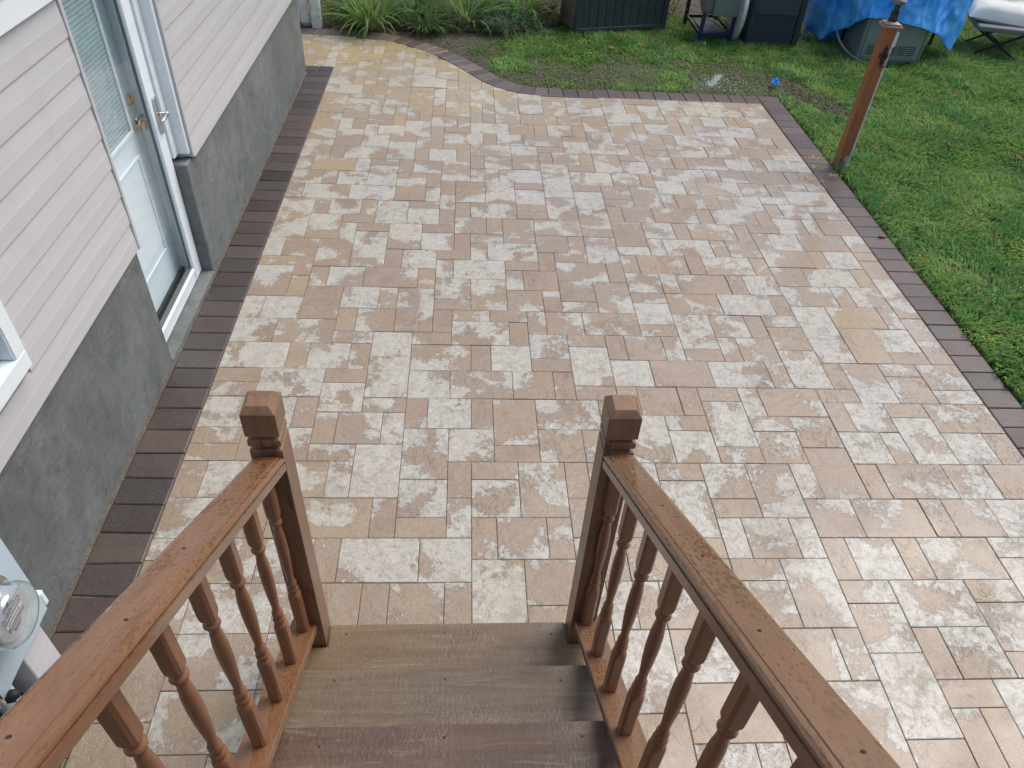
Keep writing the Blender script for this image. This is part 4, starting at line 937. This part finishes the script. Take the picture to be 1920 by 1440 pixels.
# single fallen leaves on the grass
spots = [(5.134, 5.867), (5.151, 5.346), (5.395, 5.23), (5.81, 6.1), (5.763, 5.626), (5.153, 4.963), (3.667, 4.092), (4.203, 6.419), (1.97, 6.673), (1.629, 6.575), (4.427, 4.321), (4.942, 4.08), (5.382, 5.815), (5.047, 5.509), (6.3, 6.3), (6.1, 5.2), (3.05, 2.62)]
for q, (x, y) in enumerate(spots):
    L = random.uniform(.05, .085); v, f = leaf_shape(L, L*.8, random.uniform(.3, 1.0)); c = random.choice(BR+[(.42, .25, .10), (.40, .30, .17)])
    o = mesh_col('fallen_leaf', v, f, [c]*len(v), M_leaf); o.location = (x, y, gz(x, y)+(.045 if q < 16 else .012)); o.rotation_euler = (random.gauss(0, .4 if q < 16 else .1), random.gauss(0, .4), random.uniform(0, 6.28))
    own = {6: 'brown leaf on the grass just right of the foot of the cedar post', 7: 'brown leaf in the grass in front of the generator', 8: 'brown leaf in the grass before the middle of the black planter box',
           9: 'brown leaf in the thin grass before the left half of the black planter box', 16: 'small brown leaf lying on the dark border pavers below the cedar post'}
    tag(o, own.get(q, 'single curled brown leaf lying on the green lawn'), 'leaf', 'fallen brown leaves scattered on the lawn')
def scrap(name, lab, x, y, z, s_, m, cat):
    b = MB(); n = 6; pts = []
    for i in range(n):
        for j in range(n): pts.append((s_*(i/(n-1)-.5)*.55+random.gauss(0, s_*.03), s_*(j/(n-1)-.5)+random.gauss(0, s_*.03), s_*.22*math.sin(i*1.3+j)*.6+random.random()*s_*.1))
    b.add(pts, [(i*n+j, (i+1)*n+j, (i+1)*n+j+1, i*n+j+1) for i in range(n-1) for j in range(n-1)])
    o = b.build(name, m); o.location = (x, y, gz(x, y)+z); o.rotation_euler = (.2, .15, -.35); tag(o, lab, cat); return o
M_bluep = simple('blue_plastic', (.015, .22, .62), .35)
scrap('plastic_scrap', 'crumpled bright blue plastic scrap on the soil by the patio corner', 3.20, 5.68, .055, .13, M_bluep, 'scrap')
scrap('plastic_scrap', 'small dark blue scrap among the stems in the garden bed', -.14, 7.30, .07, .09, simple('blue_film', (.02, .10, .30), .4), 'scrap')
scrap('paper_scrap', 'pale scrap of paper on the ground left of the grill', 2.40, 7.66, .05, .11, simple('paper', (.6, .6, .62), .8), 'scrap')
scrap('paper_scrap', 'white scrap lying in the grass at the front foot of the grill cart', 2.76, 6.97, .02, .06, simple('paper2', (.6, .6, .52), .8), 'scrap')

# ------------------------------------------------------------------ white vinyl gate post
gp = empty('gate_post', (-1.80, 7.02, gz(-1.8, 7.0))); tag(gp, 'white vinyl gate with a thick post and metal hinge at the corner of the house', 'gate')
M_vin = vinyl_mat('white_vinyl', (.74, .80, .84), .35)
MB().box(.010, .115, -.05, .055, -.02, 1.45).build('post', M_vin, gp, bevel=.006); MB().box(.005, .120, -.055, .060, 1.4505, 1.48).build('post_cap', M_vin, gp, bevel=.006)
MB().box(-.115, -.030, -.02, .03, .04, 1.35).build('gate_stile', M_vin, gp, bevel=.005)
for k in range(6): MB().box(-.115-.15*(k+1)+.004, -.116-.15*k, -.012, .012, .06, 1.33).build('gate_board', M_vin, gp, bevel=.004)
for z_ in (.06, 1.2): MB().box(-1.016, -.1155, -.028, -.0125, z_, z_+.10).build('gate_rail', M_vin, gp, bevel=.004)
M_dark2 = simple('black_metal', (.025, .027, .03), .45, .3)
h = MB(); h.box(-.06, .03, -.056, -.0505, .20, .235).tube([(-.010, -.058, .15), (-.010, -.058, .27)], .009, 8); h.build('hinge', M_chrome, gp)

# ------------------------------------------------------------------ black planter box
M_blk = NT('black_stained_wood'); P_ = M_blk.pos(); n_ = M_blk.noise(M_blk.mapv(P_, (30, 30, 3)), 1, 5, .6); d_ = M_blk.noise(P_, 130, 3, .6)
c_ = M_blk.mix(M_blk.mr(n_, .3, .7), (.034, .040, .052), (.062, .072, .090)); z_ = M_blk.n('ShaderNodeSeparateXYZ'); M_blk.l(P_, z_.inputs[0])
c_ = M_blk.mix(M_blk.math('MULTIPLY', M_blk.mr(d_, .52, .62), M_blk.mr(z_.outputs[2], .05, .24, .7, 0)), c_, (.13, .14, .15)); M_blk = M_blk.fin(c_, .38, M_blk.bump(n_, .2, .004), .5)
M_side = simple('weathered_side', (.155, .125, .10), .6, 0, .25, 14)
pbx = empty('planter_box', (1.254, 7.15, gz(1.254, 7.15)), math.atan2(.325, 1.095)); tag(pbx, 'large black planter box of upright boards standing at the back of the lawn', 'planter')
PW, PD, PH = 1.14, .44, .66
for (x, y) in ((0, 0), (PW, 0), (0, PD), (PW, PD)): MB().box(x-.03, x+.03, y-.03+(0 if y else .0), y+.03, -.02, PH).build('corner_post', M_blk if y == 0 else M_side, pbx, bevel=.004)
for k in range(10):
    x0 = .032+k*(PW-.064)/10; MB().box(x0+.003, x0+(PW-.064)/10-.003, -.012, .010, .0705, PH-.06).build('front_board', M_blk, pbx, bevel=.003)
for k in range(4):
    y0 = .032+k*(PD-.064)/4; MB().box(-.012, .010, y0+.003, y0+(PD-.064)/4-.003, .0705, PH-.06).build('side_board', M_side, pbx, bevel=.003); MB().box(PW-.010, PW+.012, y0+.003, y0+(PD-.064)/4-.003, .0705, PH-.06).build('side_board', M_side, pbx, bevel=.003)
for z_, z2_ in ((.03, .07), (PH-.06, PH-.002)): MB().box(.0305, PW-.0305, -.022, .020, z_, z2_).build('rail', M_blk, pbx, bevel=.003)
for z_, z2_ in ((.03, .07), (PH-.06, PH-.002)): MB().box(-.022, .020, .0305, PD-.0305, z_, z2_).build('rail', M_side, pbx, bevel=.003)
MB().box(.0305, PW-.0305, PD-.01, PD+.01, .03, PH-.06).build('back_panel', M_side, pbx); MB().box(.02, PW-.02, .021, PD-.011, .10, PH-.10).build('soil_fill', M_soil, pbx)

# ------------------------------------------------------------------ grill cart
M_navy = simple('navy_enamel', (.018, .024, .105), .35, 0, .2, 12); M_body = simple('grey_green_enamel', (.20, .255, .255), .35, .2, .12, 6); M_cap = simple('grey_casting', (.19, .19, .175), .5, .3, .15, 10)
gr_ = empty('grill_cart', (2.722, 7.10, gz(2.722, 7.1))); tag(gr_, 'gas grill with a grey-green body on a cart with navy blue legs', 'grill')
for (x, y, m) in ((0, 0, M_navy), (.375, .03, M_navy), (-.03, .66, M_dark2), (.36, .70, M_dark2)): MB().bar((x, y, -.01), (x+.012, y, .62), .042, .042).build('leg', m, gr_, bevel=.004)
MB().bar((.02, .0, .085), (.36, .03, .085), .022, .045).build('shelf_rail', M_navy, gr_, bevel=.003); MB().bar((-.01, .02, .09), (-.03, .65, .11), .02, .035).build('shelf_rail', M_dark2, gr_)
MB().bar((.375, .05, .09), (.36, .68, .11), .02, .035).build('shelf_rail', M_dark2, gr_); MB().bar((-.01, .62, .11), (.34, .66, .11), .02, .035).build('shelf_rail', M_dark2, gr_)
sh = MB().box(.05, .33, .10, .60, .075, .090); sh.build('bottom_shelf', simple('shelf_grey', (.06, .06, .058), .5, .3), gr_)
MB().bar((.10, .03, .125), (.37, .055, .125), .010, .010).bar((.30, .06, .125), (.16, .60, .14), .010, .010).bar((.37, .06, .16), (.24, .62, .20), .010, .010).build('wire_rack', simple('tan_wire', (.26, .21, .16), .5, .4), gr_)
MB().box(.085, .405, -.05, .44, .295, .66).build('fire_box', M_body, gr_, bevel=.012, seg=2)
eb = MB(); sec = [(-.04, .66), (-.04, .36), (-.02, .315), (.03, .295), (.12, .31), (.25, .40), (.36, .52), (.40, .66)]
eb.extrude(sec, lambda y, z: (-.015, y, z), lambda y, z: (.078, y, z)); eb.build('end_casting', M_cap, gr_, bevel=.006)
MB().box(.026, .034, -.046, -.0405, .30, .64).build('trim_strip', M_chrome, gr_)
lid = MB(); sec = [(-.05, .664), (-.05, .76), (.03, .90), (.16, .97), (.30, .94), (.42, .80), (.44, .664)]; lid.extrude(sec, lambda y, z: (-.015, y, z), lambda y, z: (.405, y, z)); lid.build('lid', M_body, gr_, bevel=.012, seg=2)
MB().tube([(.02, -.05, .72), (.02, -.10, .73), (.37, -.10, .73), (.37, -.05, .72)], .010, 8).build('lid_handle', M_chrome, gr_)
# round table top on edge between grill and cabinet
tp = empty('table_top', (3.150, 7.30, gz(3.18, 7.3))); tag(tp, 'round black table top with a silver rim standing on edge beside the wicker cabinet', 'table top')
Mx = Matrix.Translation((0, 0, .40)) @ Matrix.Rotation(R(-3), 4, 'Z') @ Matrix.Rotation(R(90), 4, 'Y')
MB().lathe([(.001, -.008), (.385, -.008), (.385, .008), (.001, .008)], 56, Mx).build('panel', simple('matt_black', (.012, .013, .015), .9, spec=.1), tp)
MB().lathe([(.3855, -.022), (.408, -.022), (.412, 0), (.408, .022), (.3855, .022)], 72, Mx).build('rim', simple('satin_silver', (.70, .74, .76), .35, .35, .06), tp)

# ------------------------------------------------------------------ black wicker cabinet
M_wick = simple('black_resin', (.036, .042, .056), .45, 0, .2, 20); M_wick2 = simple('black_wicker', (.055, .066, .092), .42, 0, .25, 60)
wc = empty('wicker_cabinet', (3.268, 7.04, gz(3.27, 7.04))); tag(wc, 'black storage cabinet with a woven wicker front panel left of the blue tarp', 'cabinet')
CW, CD, CH = .625, .58, .74
for (x, y) in ((.025, .025), (CW-.035, .025), (.025, CD), (CW-.035, CD)): MB().box(x-.03, x+.035, y-.025, y+.03, -.02, CH).build('corner_post', M_wick, wc, bevel=.005)
MB().box(.061, CW-.0715, .004, .03, .335, .365).box(.061, CW-.0715, .004, .03, -.01, .03).box(.061, CW-.0715, .004, .03, CH-.05, CH-.001).build('rail', M_wick, wc, bevel=.004)
MB().box(.061, CW-.0715, .016, .026, .3655, CH-.0505).build('upper_panel', M_wick2, wc)
wv = MB(); wv.box(.061, CW-.0715, .0262, .030, .0305, .3345)
for k in range(17):
    z = .036+k*.0175
    for q in range(22):
        x0 = .064+q*.0220+(0.011 if k % 2 else 0)
        if x0+.017 > CW-.073: continue
        wv.box(x0, x0+.0175, .0155, .0215, z, z+.0135)
tag(wv.build('wicker_panel', M_wick2, wc), kind='stuff')
MB().box(-.004, .02, .06, CD-.03, .0, CH-.002).box(CW-.02, CW+.002, .06, CD-.03, .0, CH-.002).box(.06, CW-.07, CD+.005, CD+.025, .0, CH-.002).build('side_panel', M_wick, wc)
MB().box(-.025, CW+.025, -.02, CD+.05, CH+.0005, CH+.04).build('lid', M_wick, wc, bevel=.008)
MB().box(0, .09, 0, .012, 0, .20).build('board_offcut', simple('grey_board', (.20, .23, .27), .6)); o = C.objects[-1]; o.location = (4.05, 7.35, gz(4, 7.3)+.02); o.rotation_euler = (-.5, .75, .3); tag(o, 'grey board end sticking out of the shade left of the tarp', 'board')

# ------------------------------------------------------------------ generator with vents, under the tarp
M_gen = simple('generator_green', (.25, .30, .29), .42, .2, .10, 8, .05); M_gen2 = simple('generator_frame', (.20, .25, .245), .40, .2, .1, 8)
ge = empty('generator', (4.463, 6.645, gz(4.46, 6.64)), math.atan2(-.040, .735)); tag(ge, 'grey-green metal generator cabinet with slotted vents under the blue tarp', 'generator')
GW, GD, GH = .740, .50, .52
MB().box(0, GW, .010, GD, .0, GH).build('cabinet', M_gen2, ge, bevel=.006)
MB().box(.042, GW-.030, -.002, .0095, .028, GH-.03).build('front_panel', M_gen, ge, bevel=.004)
MB().box(.0, .036, -.006, .0095, .0, GH).box(GW-.026, GW, -.006, .0095, .0, GH).box(.0365, GW-.0265, -.006, .0095, .0, .024).build('frame_edge', M_gen2, ge, bevel=.003)
for r_ in range(5):
    for (x0, x1) in ((.085, .215), (.335, .435), (.448, .550), (.562, .655)):
        z = .088+r_*.0215; MB().box(x0, x1, -.0035, -.0015, z, z+.0095).build('vent_slot', M_rubber, ge); MB().box(x0, x1, -.010, -.0036, z+.010, z+.0125).build('vent_lip', M_gen if x0 > .3 else M_chrome, ge)
for (x, z) in ((.075, .05), (.665, .05)): MB().lathe([(.001, 0), (.007, 0), (.006, .003), (.001, .004)], 10, Matrix.Translation((x, -.002, z)) @ Matrix.Rotation(R(90), 4, 'X')).build('screw', M_chrome, ge)
MB().tube([(.20, -.002, .36), (.20, -.03, .37), (.235, -.035, .36), (.255, -.03, .38)], .007, 8).build('latch', M_rubber, ge)
hs = MB(); hs.tube(catmull([(4.36, 7.12, .34), (4.335, 7.08, .20), (4.345, 6.95, .10), (4.40, 6.78, .02), (4.50, 6.56, -.02), (4.62, 6.48, -.035)], 6), .012, 8); tag(hs.build('hose', simple('grey_hose', (.36, .35, .30), .5), smooth=True), 'grey hose curving from under the tarp down to the grass', 'hose')

# ------------------------------------------------------------------ blue tarp
bot = [(4.12, 7.75, .08), (4.195, 7.22, .012), (4.26, 7.10, .125), (4.31, 6.95, .215), (4.35, 6.75, .335), (4.385, 6.585, .435), (4.48, 6.555, .445), (4.62, 6.535, .44), (4.77, 6.515, .425), (5.00, 6.505, .385), (5.16, 6.52, .34), (5.28, 6.59, .30), (5.44, 6.72, .215), (5.745, 6.88, .025), (5.80, 7.10, .30), (5.86, 7.75, .40)]
top = [(4.20, 7.78, .78), (4.17, 7.26, .78), (4.24, 7.16, .78), (4.30, 7.02, .78), (4.36, 6.84, .79), (4.42, 6.70, .79), (4.52, 6.64, .80), (4.66, 6.62, .80), (4.80, 6.61, .80), (5.02, 6.60, .80), (5.18, 6.62, .80), (5.32, 6.68, .79), (5.50, 6.78, .78), (5.80, 6.92, .76), (5.86, 7.12, .76), (5.90, 7.75, .76)]
def resample(P, n):
    P = np.array(P); q = np.vstack([catmull([tuple(v) for v in P[:, :2]], 8).T, catmull([(v, 0) for v in P[:, 2]], 8)[:, 0]]).T
    return q
B_ = resample(bot, 8); T_ = resample(top, 8); n = len(B_); NV = 26; V = []; F = []
for i in range(n):
    d = B_[min(i+1, n-1)]-B_[max(i-1, 0)]; d[2] = 0; d /= np.linalg.norm(d)+1e-9; nrm = np.array((d[1], -d[0], 0))
    for j in range(NV):
        t = j/(NV-1); p = B_[i]*(1-t)+T_[i]*t; u = i*.13; v = p[2]
        wr = .010*math.sin(u*1.7+.8*math.sin(v*4+u))*(1-t*.4)+.060*nz(u*.45+v*.5, v*1.5, 1.6, 70)-.050*abs(nz(u*.6-v*1.2, v*1.4, 1.9, 71))-.040*abs(nz(u*1.1+v*1.6, v*2.4-u*.5, 1.5, 73))-.022*abs(nz(u*2.3-v*2.5, v*4+u, 1.5, 74))+.006*nz(u*3, v*6, 3, 72)
        fold = .02*(1 if i % 24 < 1 else 0)
        wr -= .030*math.exp(-((u-13.2-(v-.4)*2.0)/.18)**2)+.024*math.exp(-((u-4.6)/.10)**2)
        V.append(tuple(p+nrm*wr*(1 if t < .97 else .4)))
for i in range(n-1):
    for j in range(NV-1): F.append((i*NV+j, (i+1)*NV+j, (i+1)*NV+j+1, i*NV+j+1))
off = len(V); NT_ = 10
for i in range(n):
    a = np.array(V[i*NV+NV-1]); cc = np.array((5.02, 7.75, .86))
    for j in range(NT_):
        t = (j+1)/NT_; p = a*(1-t)+cc*t; p[2] += .03*nz(p[0]*2, p[1]*2, 2, 75); V.append(tuple(p))
for i in range(n-1):
    F.append((i*NV+NV-1, (i+1)*NV+NV-1, off+(i+1)*NT_, off+i*NT_))
    for j in range(NT_-1): F.append((off+i*NT_+j, off+(i+1)*NT_+j, off+(i+1)*NT_+j+1, off+i*NT_+j+1))
tm = NT('blue_tarpaulin'); P_ = tm.pos(); n_ = tm.noise(P_, 4, 5, .6); f_ = tm.noise(tm.mapv(P_, (1, 1, 1.5)), 11, 6, .65, .8)
c_ = tm.mix(tm.mr(n_, .35, .65), (.022, .32, .97), (.10, .48, .97)); c_ = tm.mix(tm.mr(n_, .58, .75, 0, .35), c_, (.12, .42, .86))
M_tarp = tm.fin(c_, .30, tm.bump(f_, .30, .015), .55)
tarp = link('tarp', mesh_np('tarp', V, F, True), M_tarp); tag(tarp, 'bright blue plastic tarp draped over the generator with two corners hanging low', 'tarp')
so_ = tarp.modifiers.new('thickness', 'SOLIDIFY'); so_.thickness = .003
hem = MB(); hem.tube([tuple(v) for v in (np.array([V[i*NV] for i in range(8, n-8)]))], .006, 5); hem.build('hem', simple('tarp_hem', (.05, .33, .78), .35), tarp, smooth=True)
b = MB(); b.box(4.50, 5.62, 7.30, 7.9, .66, .72)
tb = empty('folding_table', (5.1, 7.5, gz(5.1, 7.5))); tag(tb, 'table with dark legs hidden beneath the blue tarp', 'table')
MB().box(-.62, .62, -.28, .34, .68, .715).build('tabletop', M_dark2, tb)
for (x, y) in ((-.56, -.22), (.56, -.22), (-.56, .28), (.56, .28)): MB().bar((x, y, 0), (x, y, .68), .03, .03).build('leg', M_dark2, tb)
# folded tarp end in the shade behind the low corner
b = MB(); nn = 12; pts = []
for i in range(nn):
    for j in range(6): pts.append((4.24+.38*i/(nn-1), 7.30+.02*math.sin(i*1.7)+.25*i/(nn-1)*.3, -.03+.34*j/5+.0))
b.add(pts, [(i*6+j, (i+1)*6+j, (i+1)*6+j+1, i*6+j+1) for i in range(nn-1) for j in range(5)]); o = b.build('tarp_fold', M_tarp, tarp, smooth=True)

# ------------------------------------------------------------------ garden chairs at the right
M_cush = simple('white_cushion_cloth', (.74, .76, .70), .8, 0, .06, 9, .12, 60); M_seat = simple('grey_sling', (.19, .20, .21), .6, 0, .12, 30); M_frame = simple('black_tube', (.012, .013, .015), .7)
ch = empty('lounge_chair', (6.02, 7.02, gz(6, 7)), R(-16)); tag(ch, 'low chair with a grey seat and black crossed legs beside the tarp', 'chair')
MB().box(0, .62, 0, .58, .285, .345).build('seat', M_seat, ch, bevel=.01)
for y in (.04, .52):
    MB().bar((.02, y, 0), (.56, y+.004, .283), .028, .022).build('leg', M_frame, ch); MB().bar((.56, y+.022, 0), (.04, y+.026, .283), .028, .022).build('leg', M_frame, ch)
MB().bar((.30, .05, .14), (.30, .54, .14), .018, .018).bar((.02, .03, .02), (.02, .55, .02), .02, .02).build('stretcher', M_frame, ch)
MB().box(.0, .62, .60, .635, .30, .95).build('backrest', M_seat, ch, bevel=.008)
def cushion(name, lab, loc, rot, sx_, sy_, sz_):
    V = []; F = []; nu, nv = 30, 20
    for i in range(nu+1):
        for j in range(nv+1):
            u, v = i/nu*2-1, j/nv*2-1; e = (1-abs(u)**4)**.5*(1-abs(v)**4)**.5
            tu = .16*max(0, 1-math.hypot(u-.0, v)/.30)+.10*max(0, 1-math.hypot(abs(u)-.62, v)/.25)
            wr = .05*nz(u*2, v*2, 2.2, 80)+.05*abs(math.sin(8*math.atan2(v, u)))*max(0, 1-math.hypot(u, v))
            V.append((u*sx_/2*(1+.03*nz(u, v, 4, 81)), v*sy_/2, sz_*e*(1-tu*1.6+wr)))
    m = len(V)
    V += [(x, y, -z*.35) for x, y, z in V]; st_ = nv+1
    for i in range(nu):
        for j in range(nv):
            q = (i*st_+j, (i+1)*st_+j, (i+1)*st_+j+1, i*st_+j+1); F.append(q); F.append(tuple(m+k for k in q[::-1]))
    o = link(name, mesh_np(name, V, F, True), M_cush); o.location = loc; o.rotation_euler = rot; tag(o, lab, 'cushion'); return o
cushion('seat_cushion', 'white tufted cushion lying flat on the low grey chair', (6.42, 7.36, .335), (R(3), R(4), R(-16)), .80, .64, .17)
cushion('back_cushion', 'white puffy cushion leaning upright at the back of the low chair', (6.42, 7.68, .62), (R(78), 0, R(-16)), .62, .46, .13)
c2 = empty('garden_chair', (7.00, 7.30, gz(7, 7.3)), R(-25)); tag(c2, 'dark framed garden chair with a grey striped back at the far right edge', 'chair')
for (x, y, t_) in ((0, 0, .44), (.5, 0, .44), (0, .5, .95), (.5, .5, .95)): MB().bar((x, y, -.02), (x, y+(.06 if t_ > .5 else 0), t_), .04, .04).build('leg', M_frame, c2, bevel=.004)
MB().box(-.02, .52, -.02, .52, .38, .42).build('seat', M_seat, c2, bevel=.006); MB().bar((0, 0, .60), (0, .54, .62), .045, .03).build('armrest', M_frame, c2); MB().bar((.5, 0, .60), (.5, .54, .62), .045, .03).build('armrest', M_frame, c2)
for k in range(5): MB().box(.03+k*.09, .105+k*.09, .52, .545, .45, .93).build('back_slat', simple('grey_slat', (.24+.06*(k % 2), .26+.06*(k % 2), .25), .6), c2)
cushion('seat_cushion', 'pale cushion on the dark framed chair at the far right edge', (7.12, 7.62, .46), (0, 0, R(-25)), .48, .48, .09)

# ------------------------------------------------------------------ cedar post with lamp
ang = math.atan2(3.721-3.788, 3.201-3.145)
lp = empty('lamp_post', (3.195, 3.820, gz(3.2, 3.8)), R(-38)); tag(lp, 'leaning brown cedar post with a small lamp on top at the edge of the patio', 'post')
lp.rotation_euler = (R(-2.2), R(1.5), R(-7))
hw = .045
pm = MB(); pm.box(-hw, hw, -hw, hw, -.05, 1.135); pm.build('post', M_post, lp, bevel=.003)
MB().box(-.012, .012, -hw-.0045, -hw-.0005, .02, 1.02).build('front_batten', M_post, lp, bevel=.0015)
MB().box(hw+.0005, hw+.013, -hw+.002, hw-.01, -.04, 1.02).build('white_strip', simple('white_vinyl_strip', (.66, .70, .70), .4), lp, bevel=.001)
ptc = NT('peeling_paint'); P_ = ptc.pos(); n_ = ptc.noise(ptc.mapv(P_, (40, 40, 9)), 1, 5, .65); c_ = ptc.mix(ptc.mr(n_, .45, .55), (.12, .115, .09), (.42, .45, .40)); M_peel = ptc.fin(c_, .8)
pl_ = MB(); pl_.add([(-.038, -hw-.0008, -.04), (.043, -hw-.0008, -.04), (.043, -hw-.0008, .14), (.02, -hw-.0008, .11), (-.01, -hw-.0008, .09), (-.03, -hw-.0008, .12)], [(0, 1, 2, 3, 4, 5)]); pl_.build('peeled_foot', M_peel, lp)
cp = MB(); cp.box(-.072, .072, -.072, .072, 1.1355, 1.153).box(-.062, .062, -.062, .062, 1.1535, 1.166)
cp.add([(-.055, -.055, 1.1662), (.055, -.055, 1.1662), (.055, .055, 1.1662), (-.055, .055, 1.1662), (-.02, -.02, 1.182), (.02, -.02, 1.182), (.02, .02, 1.182), (-.02, .02, 1.182)], [(0, 1, 5, 4), (1, 2, 6, 5), (2, 3, 7, 6), (3, 0, 4, 7), (4, 5, 6, 7)])
cp.build('post_cap', simple('weathered_copper', (.30, .20, .17), .55, .15, .2, 30), lp, bevel=.003)
M_lamp = simple('lamp_black', (.035, .042, .046), .35, .5, .3, 40)
MB().lathe([(.036, 1.180), (.036, 1.192), (.032, 1.20), (.028, 1.245), (.031, 1.252), (.022, 1.258), (.020, 1.285), (.024, 1.290)], 24).build('lamp_stem', M_lamp, lp, smooth=True)
MB().lathe([(.026, 1.2905), (.046, 1.298), (.052, 1.312), (.050, 1.325), (.044, 1.328)], 28).build('lamp_base', simple('lamp_grey', (.20, .20, .20), .35, .5), lp, smooth=True)
MB().lathe([(.044, 1.3285), (.056, 1.44), (.001, 1.44)], 8).build('lamp_glass', glass_mat('lamp_glass_mat', (.8, .82, .8), 1.5), lp)
MB().lathe([(.066, 1.4405), (.050, 1.47), (.012, 1.50), (.008, 1.52), (.001, 1.522)], 8).build('lamp_roof', M_lamp, lp)
# scroll bracket and thermometer strip
em = MB(); yq = -hw-.007
def ring(cx, cz, r_, wq, a0=0, a1=2*math.pi, nn=20):
    pts = [(cx+r_*math.cos(a), yq, cz+r_*math.sin(a)) for a in np.linspace(a0, a1, nn)]; em.tube(pts, wq, 6)
ring(.012, .935, .030, .0045); ring(.012, .935, .015, .0040); ring(.012, .985, .012, .004); ring(.012, .885, .012, .004); em.tube([(.012, yq, 1.02), (.012, yq, .85)], .004, 6)
em.lathe([(.001, 0), (.010, 0), (.008, .006), (.001, .007)], 12, Matrix.Translation((.012, yq, .935)) @ Matrix.Rotation(R(90), 4, 'X'))
em.tube([(.012, yq, .86), (.035, yq-.02, .855), (.052, yq-.035, .87), (.055, yq-.035, .89)], .004, 6)
em.build('scroll_bracket', simple('wrought_iron', (.035, .030, .034), .45, .6, .2, 40), lp, smooth=True)
MB().box(hw-.004, hw+.022, -hw-.012, -hw-.006, 1.005, 1.115).build('thermometer', simple('thermometer_white', (.70, .74, .78), .3), lp, bevel=.004, seg=2)

# screws and water beads along the rails
sc = MB()
for sx, xr_ in ((-1, -.575), (1, .402)):
    for k in range(6):
        y = -.80-.24*k-(.05 if sx > 0 else 0); x = shr(xr_+random.uniform(-.015, .015), y); z = (1.196+.625*(-.724-y)) if sx < 0 else (1.210+.605*(-.724-y))
        sc.lathe([(.001, -.002), (.0036, -.002), (.0036, .0008), (.001, .0009)], 8, Matrix.Translation((x, y, z)) @ Matrix.Rotation(-SANG, 4, 'X'))
o = sc.build('rail_screws', M_dark2); o.name = 'screw_heads'; tag(spart(o), kind='stuff')

# golden light patch on the stones beside the post, put in as pale-yellow flakes
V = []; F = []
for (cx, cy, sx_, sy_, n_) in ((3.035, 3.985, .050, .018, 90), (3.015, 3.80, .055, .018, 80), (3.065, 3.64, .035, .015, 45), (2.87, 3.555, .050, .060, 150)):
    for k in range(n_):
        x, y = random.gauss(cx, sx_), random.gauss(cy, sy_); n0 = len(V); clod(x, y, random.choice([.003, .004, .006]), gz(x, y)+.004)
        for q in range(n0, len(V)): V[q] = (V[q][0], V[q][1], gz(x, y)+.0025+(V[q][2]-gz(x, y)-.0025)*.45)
tag(link('glare_flakes', mesh_np('glare_flakes', V, F), simple('glare_yellow', (.60, .47, .25), .7)), kind='stuff')
pb = MB(); pb.lathe([(.001, 0), (.006, .001), (.008, .004), (.006, .007), (.001, .008)], 9, Matrix.Diagonal((1, .8, 1, 1))); o = pb.build('pebble', simple('pale_pebble', (.7, .68, .6), .6), smooth=True); o.location = (.318, -.835, .1752); tag(o, 'tiny pale pebble lying on the lowest step near the right railing', 'pebble')
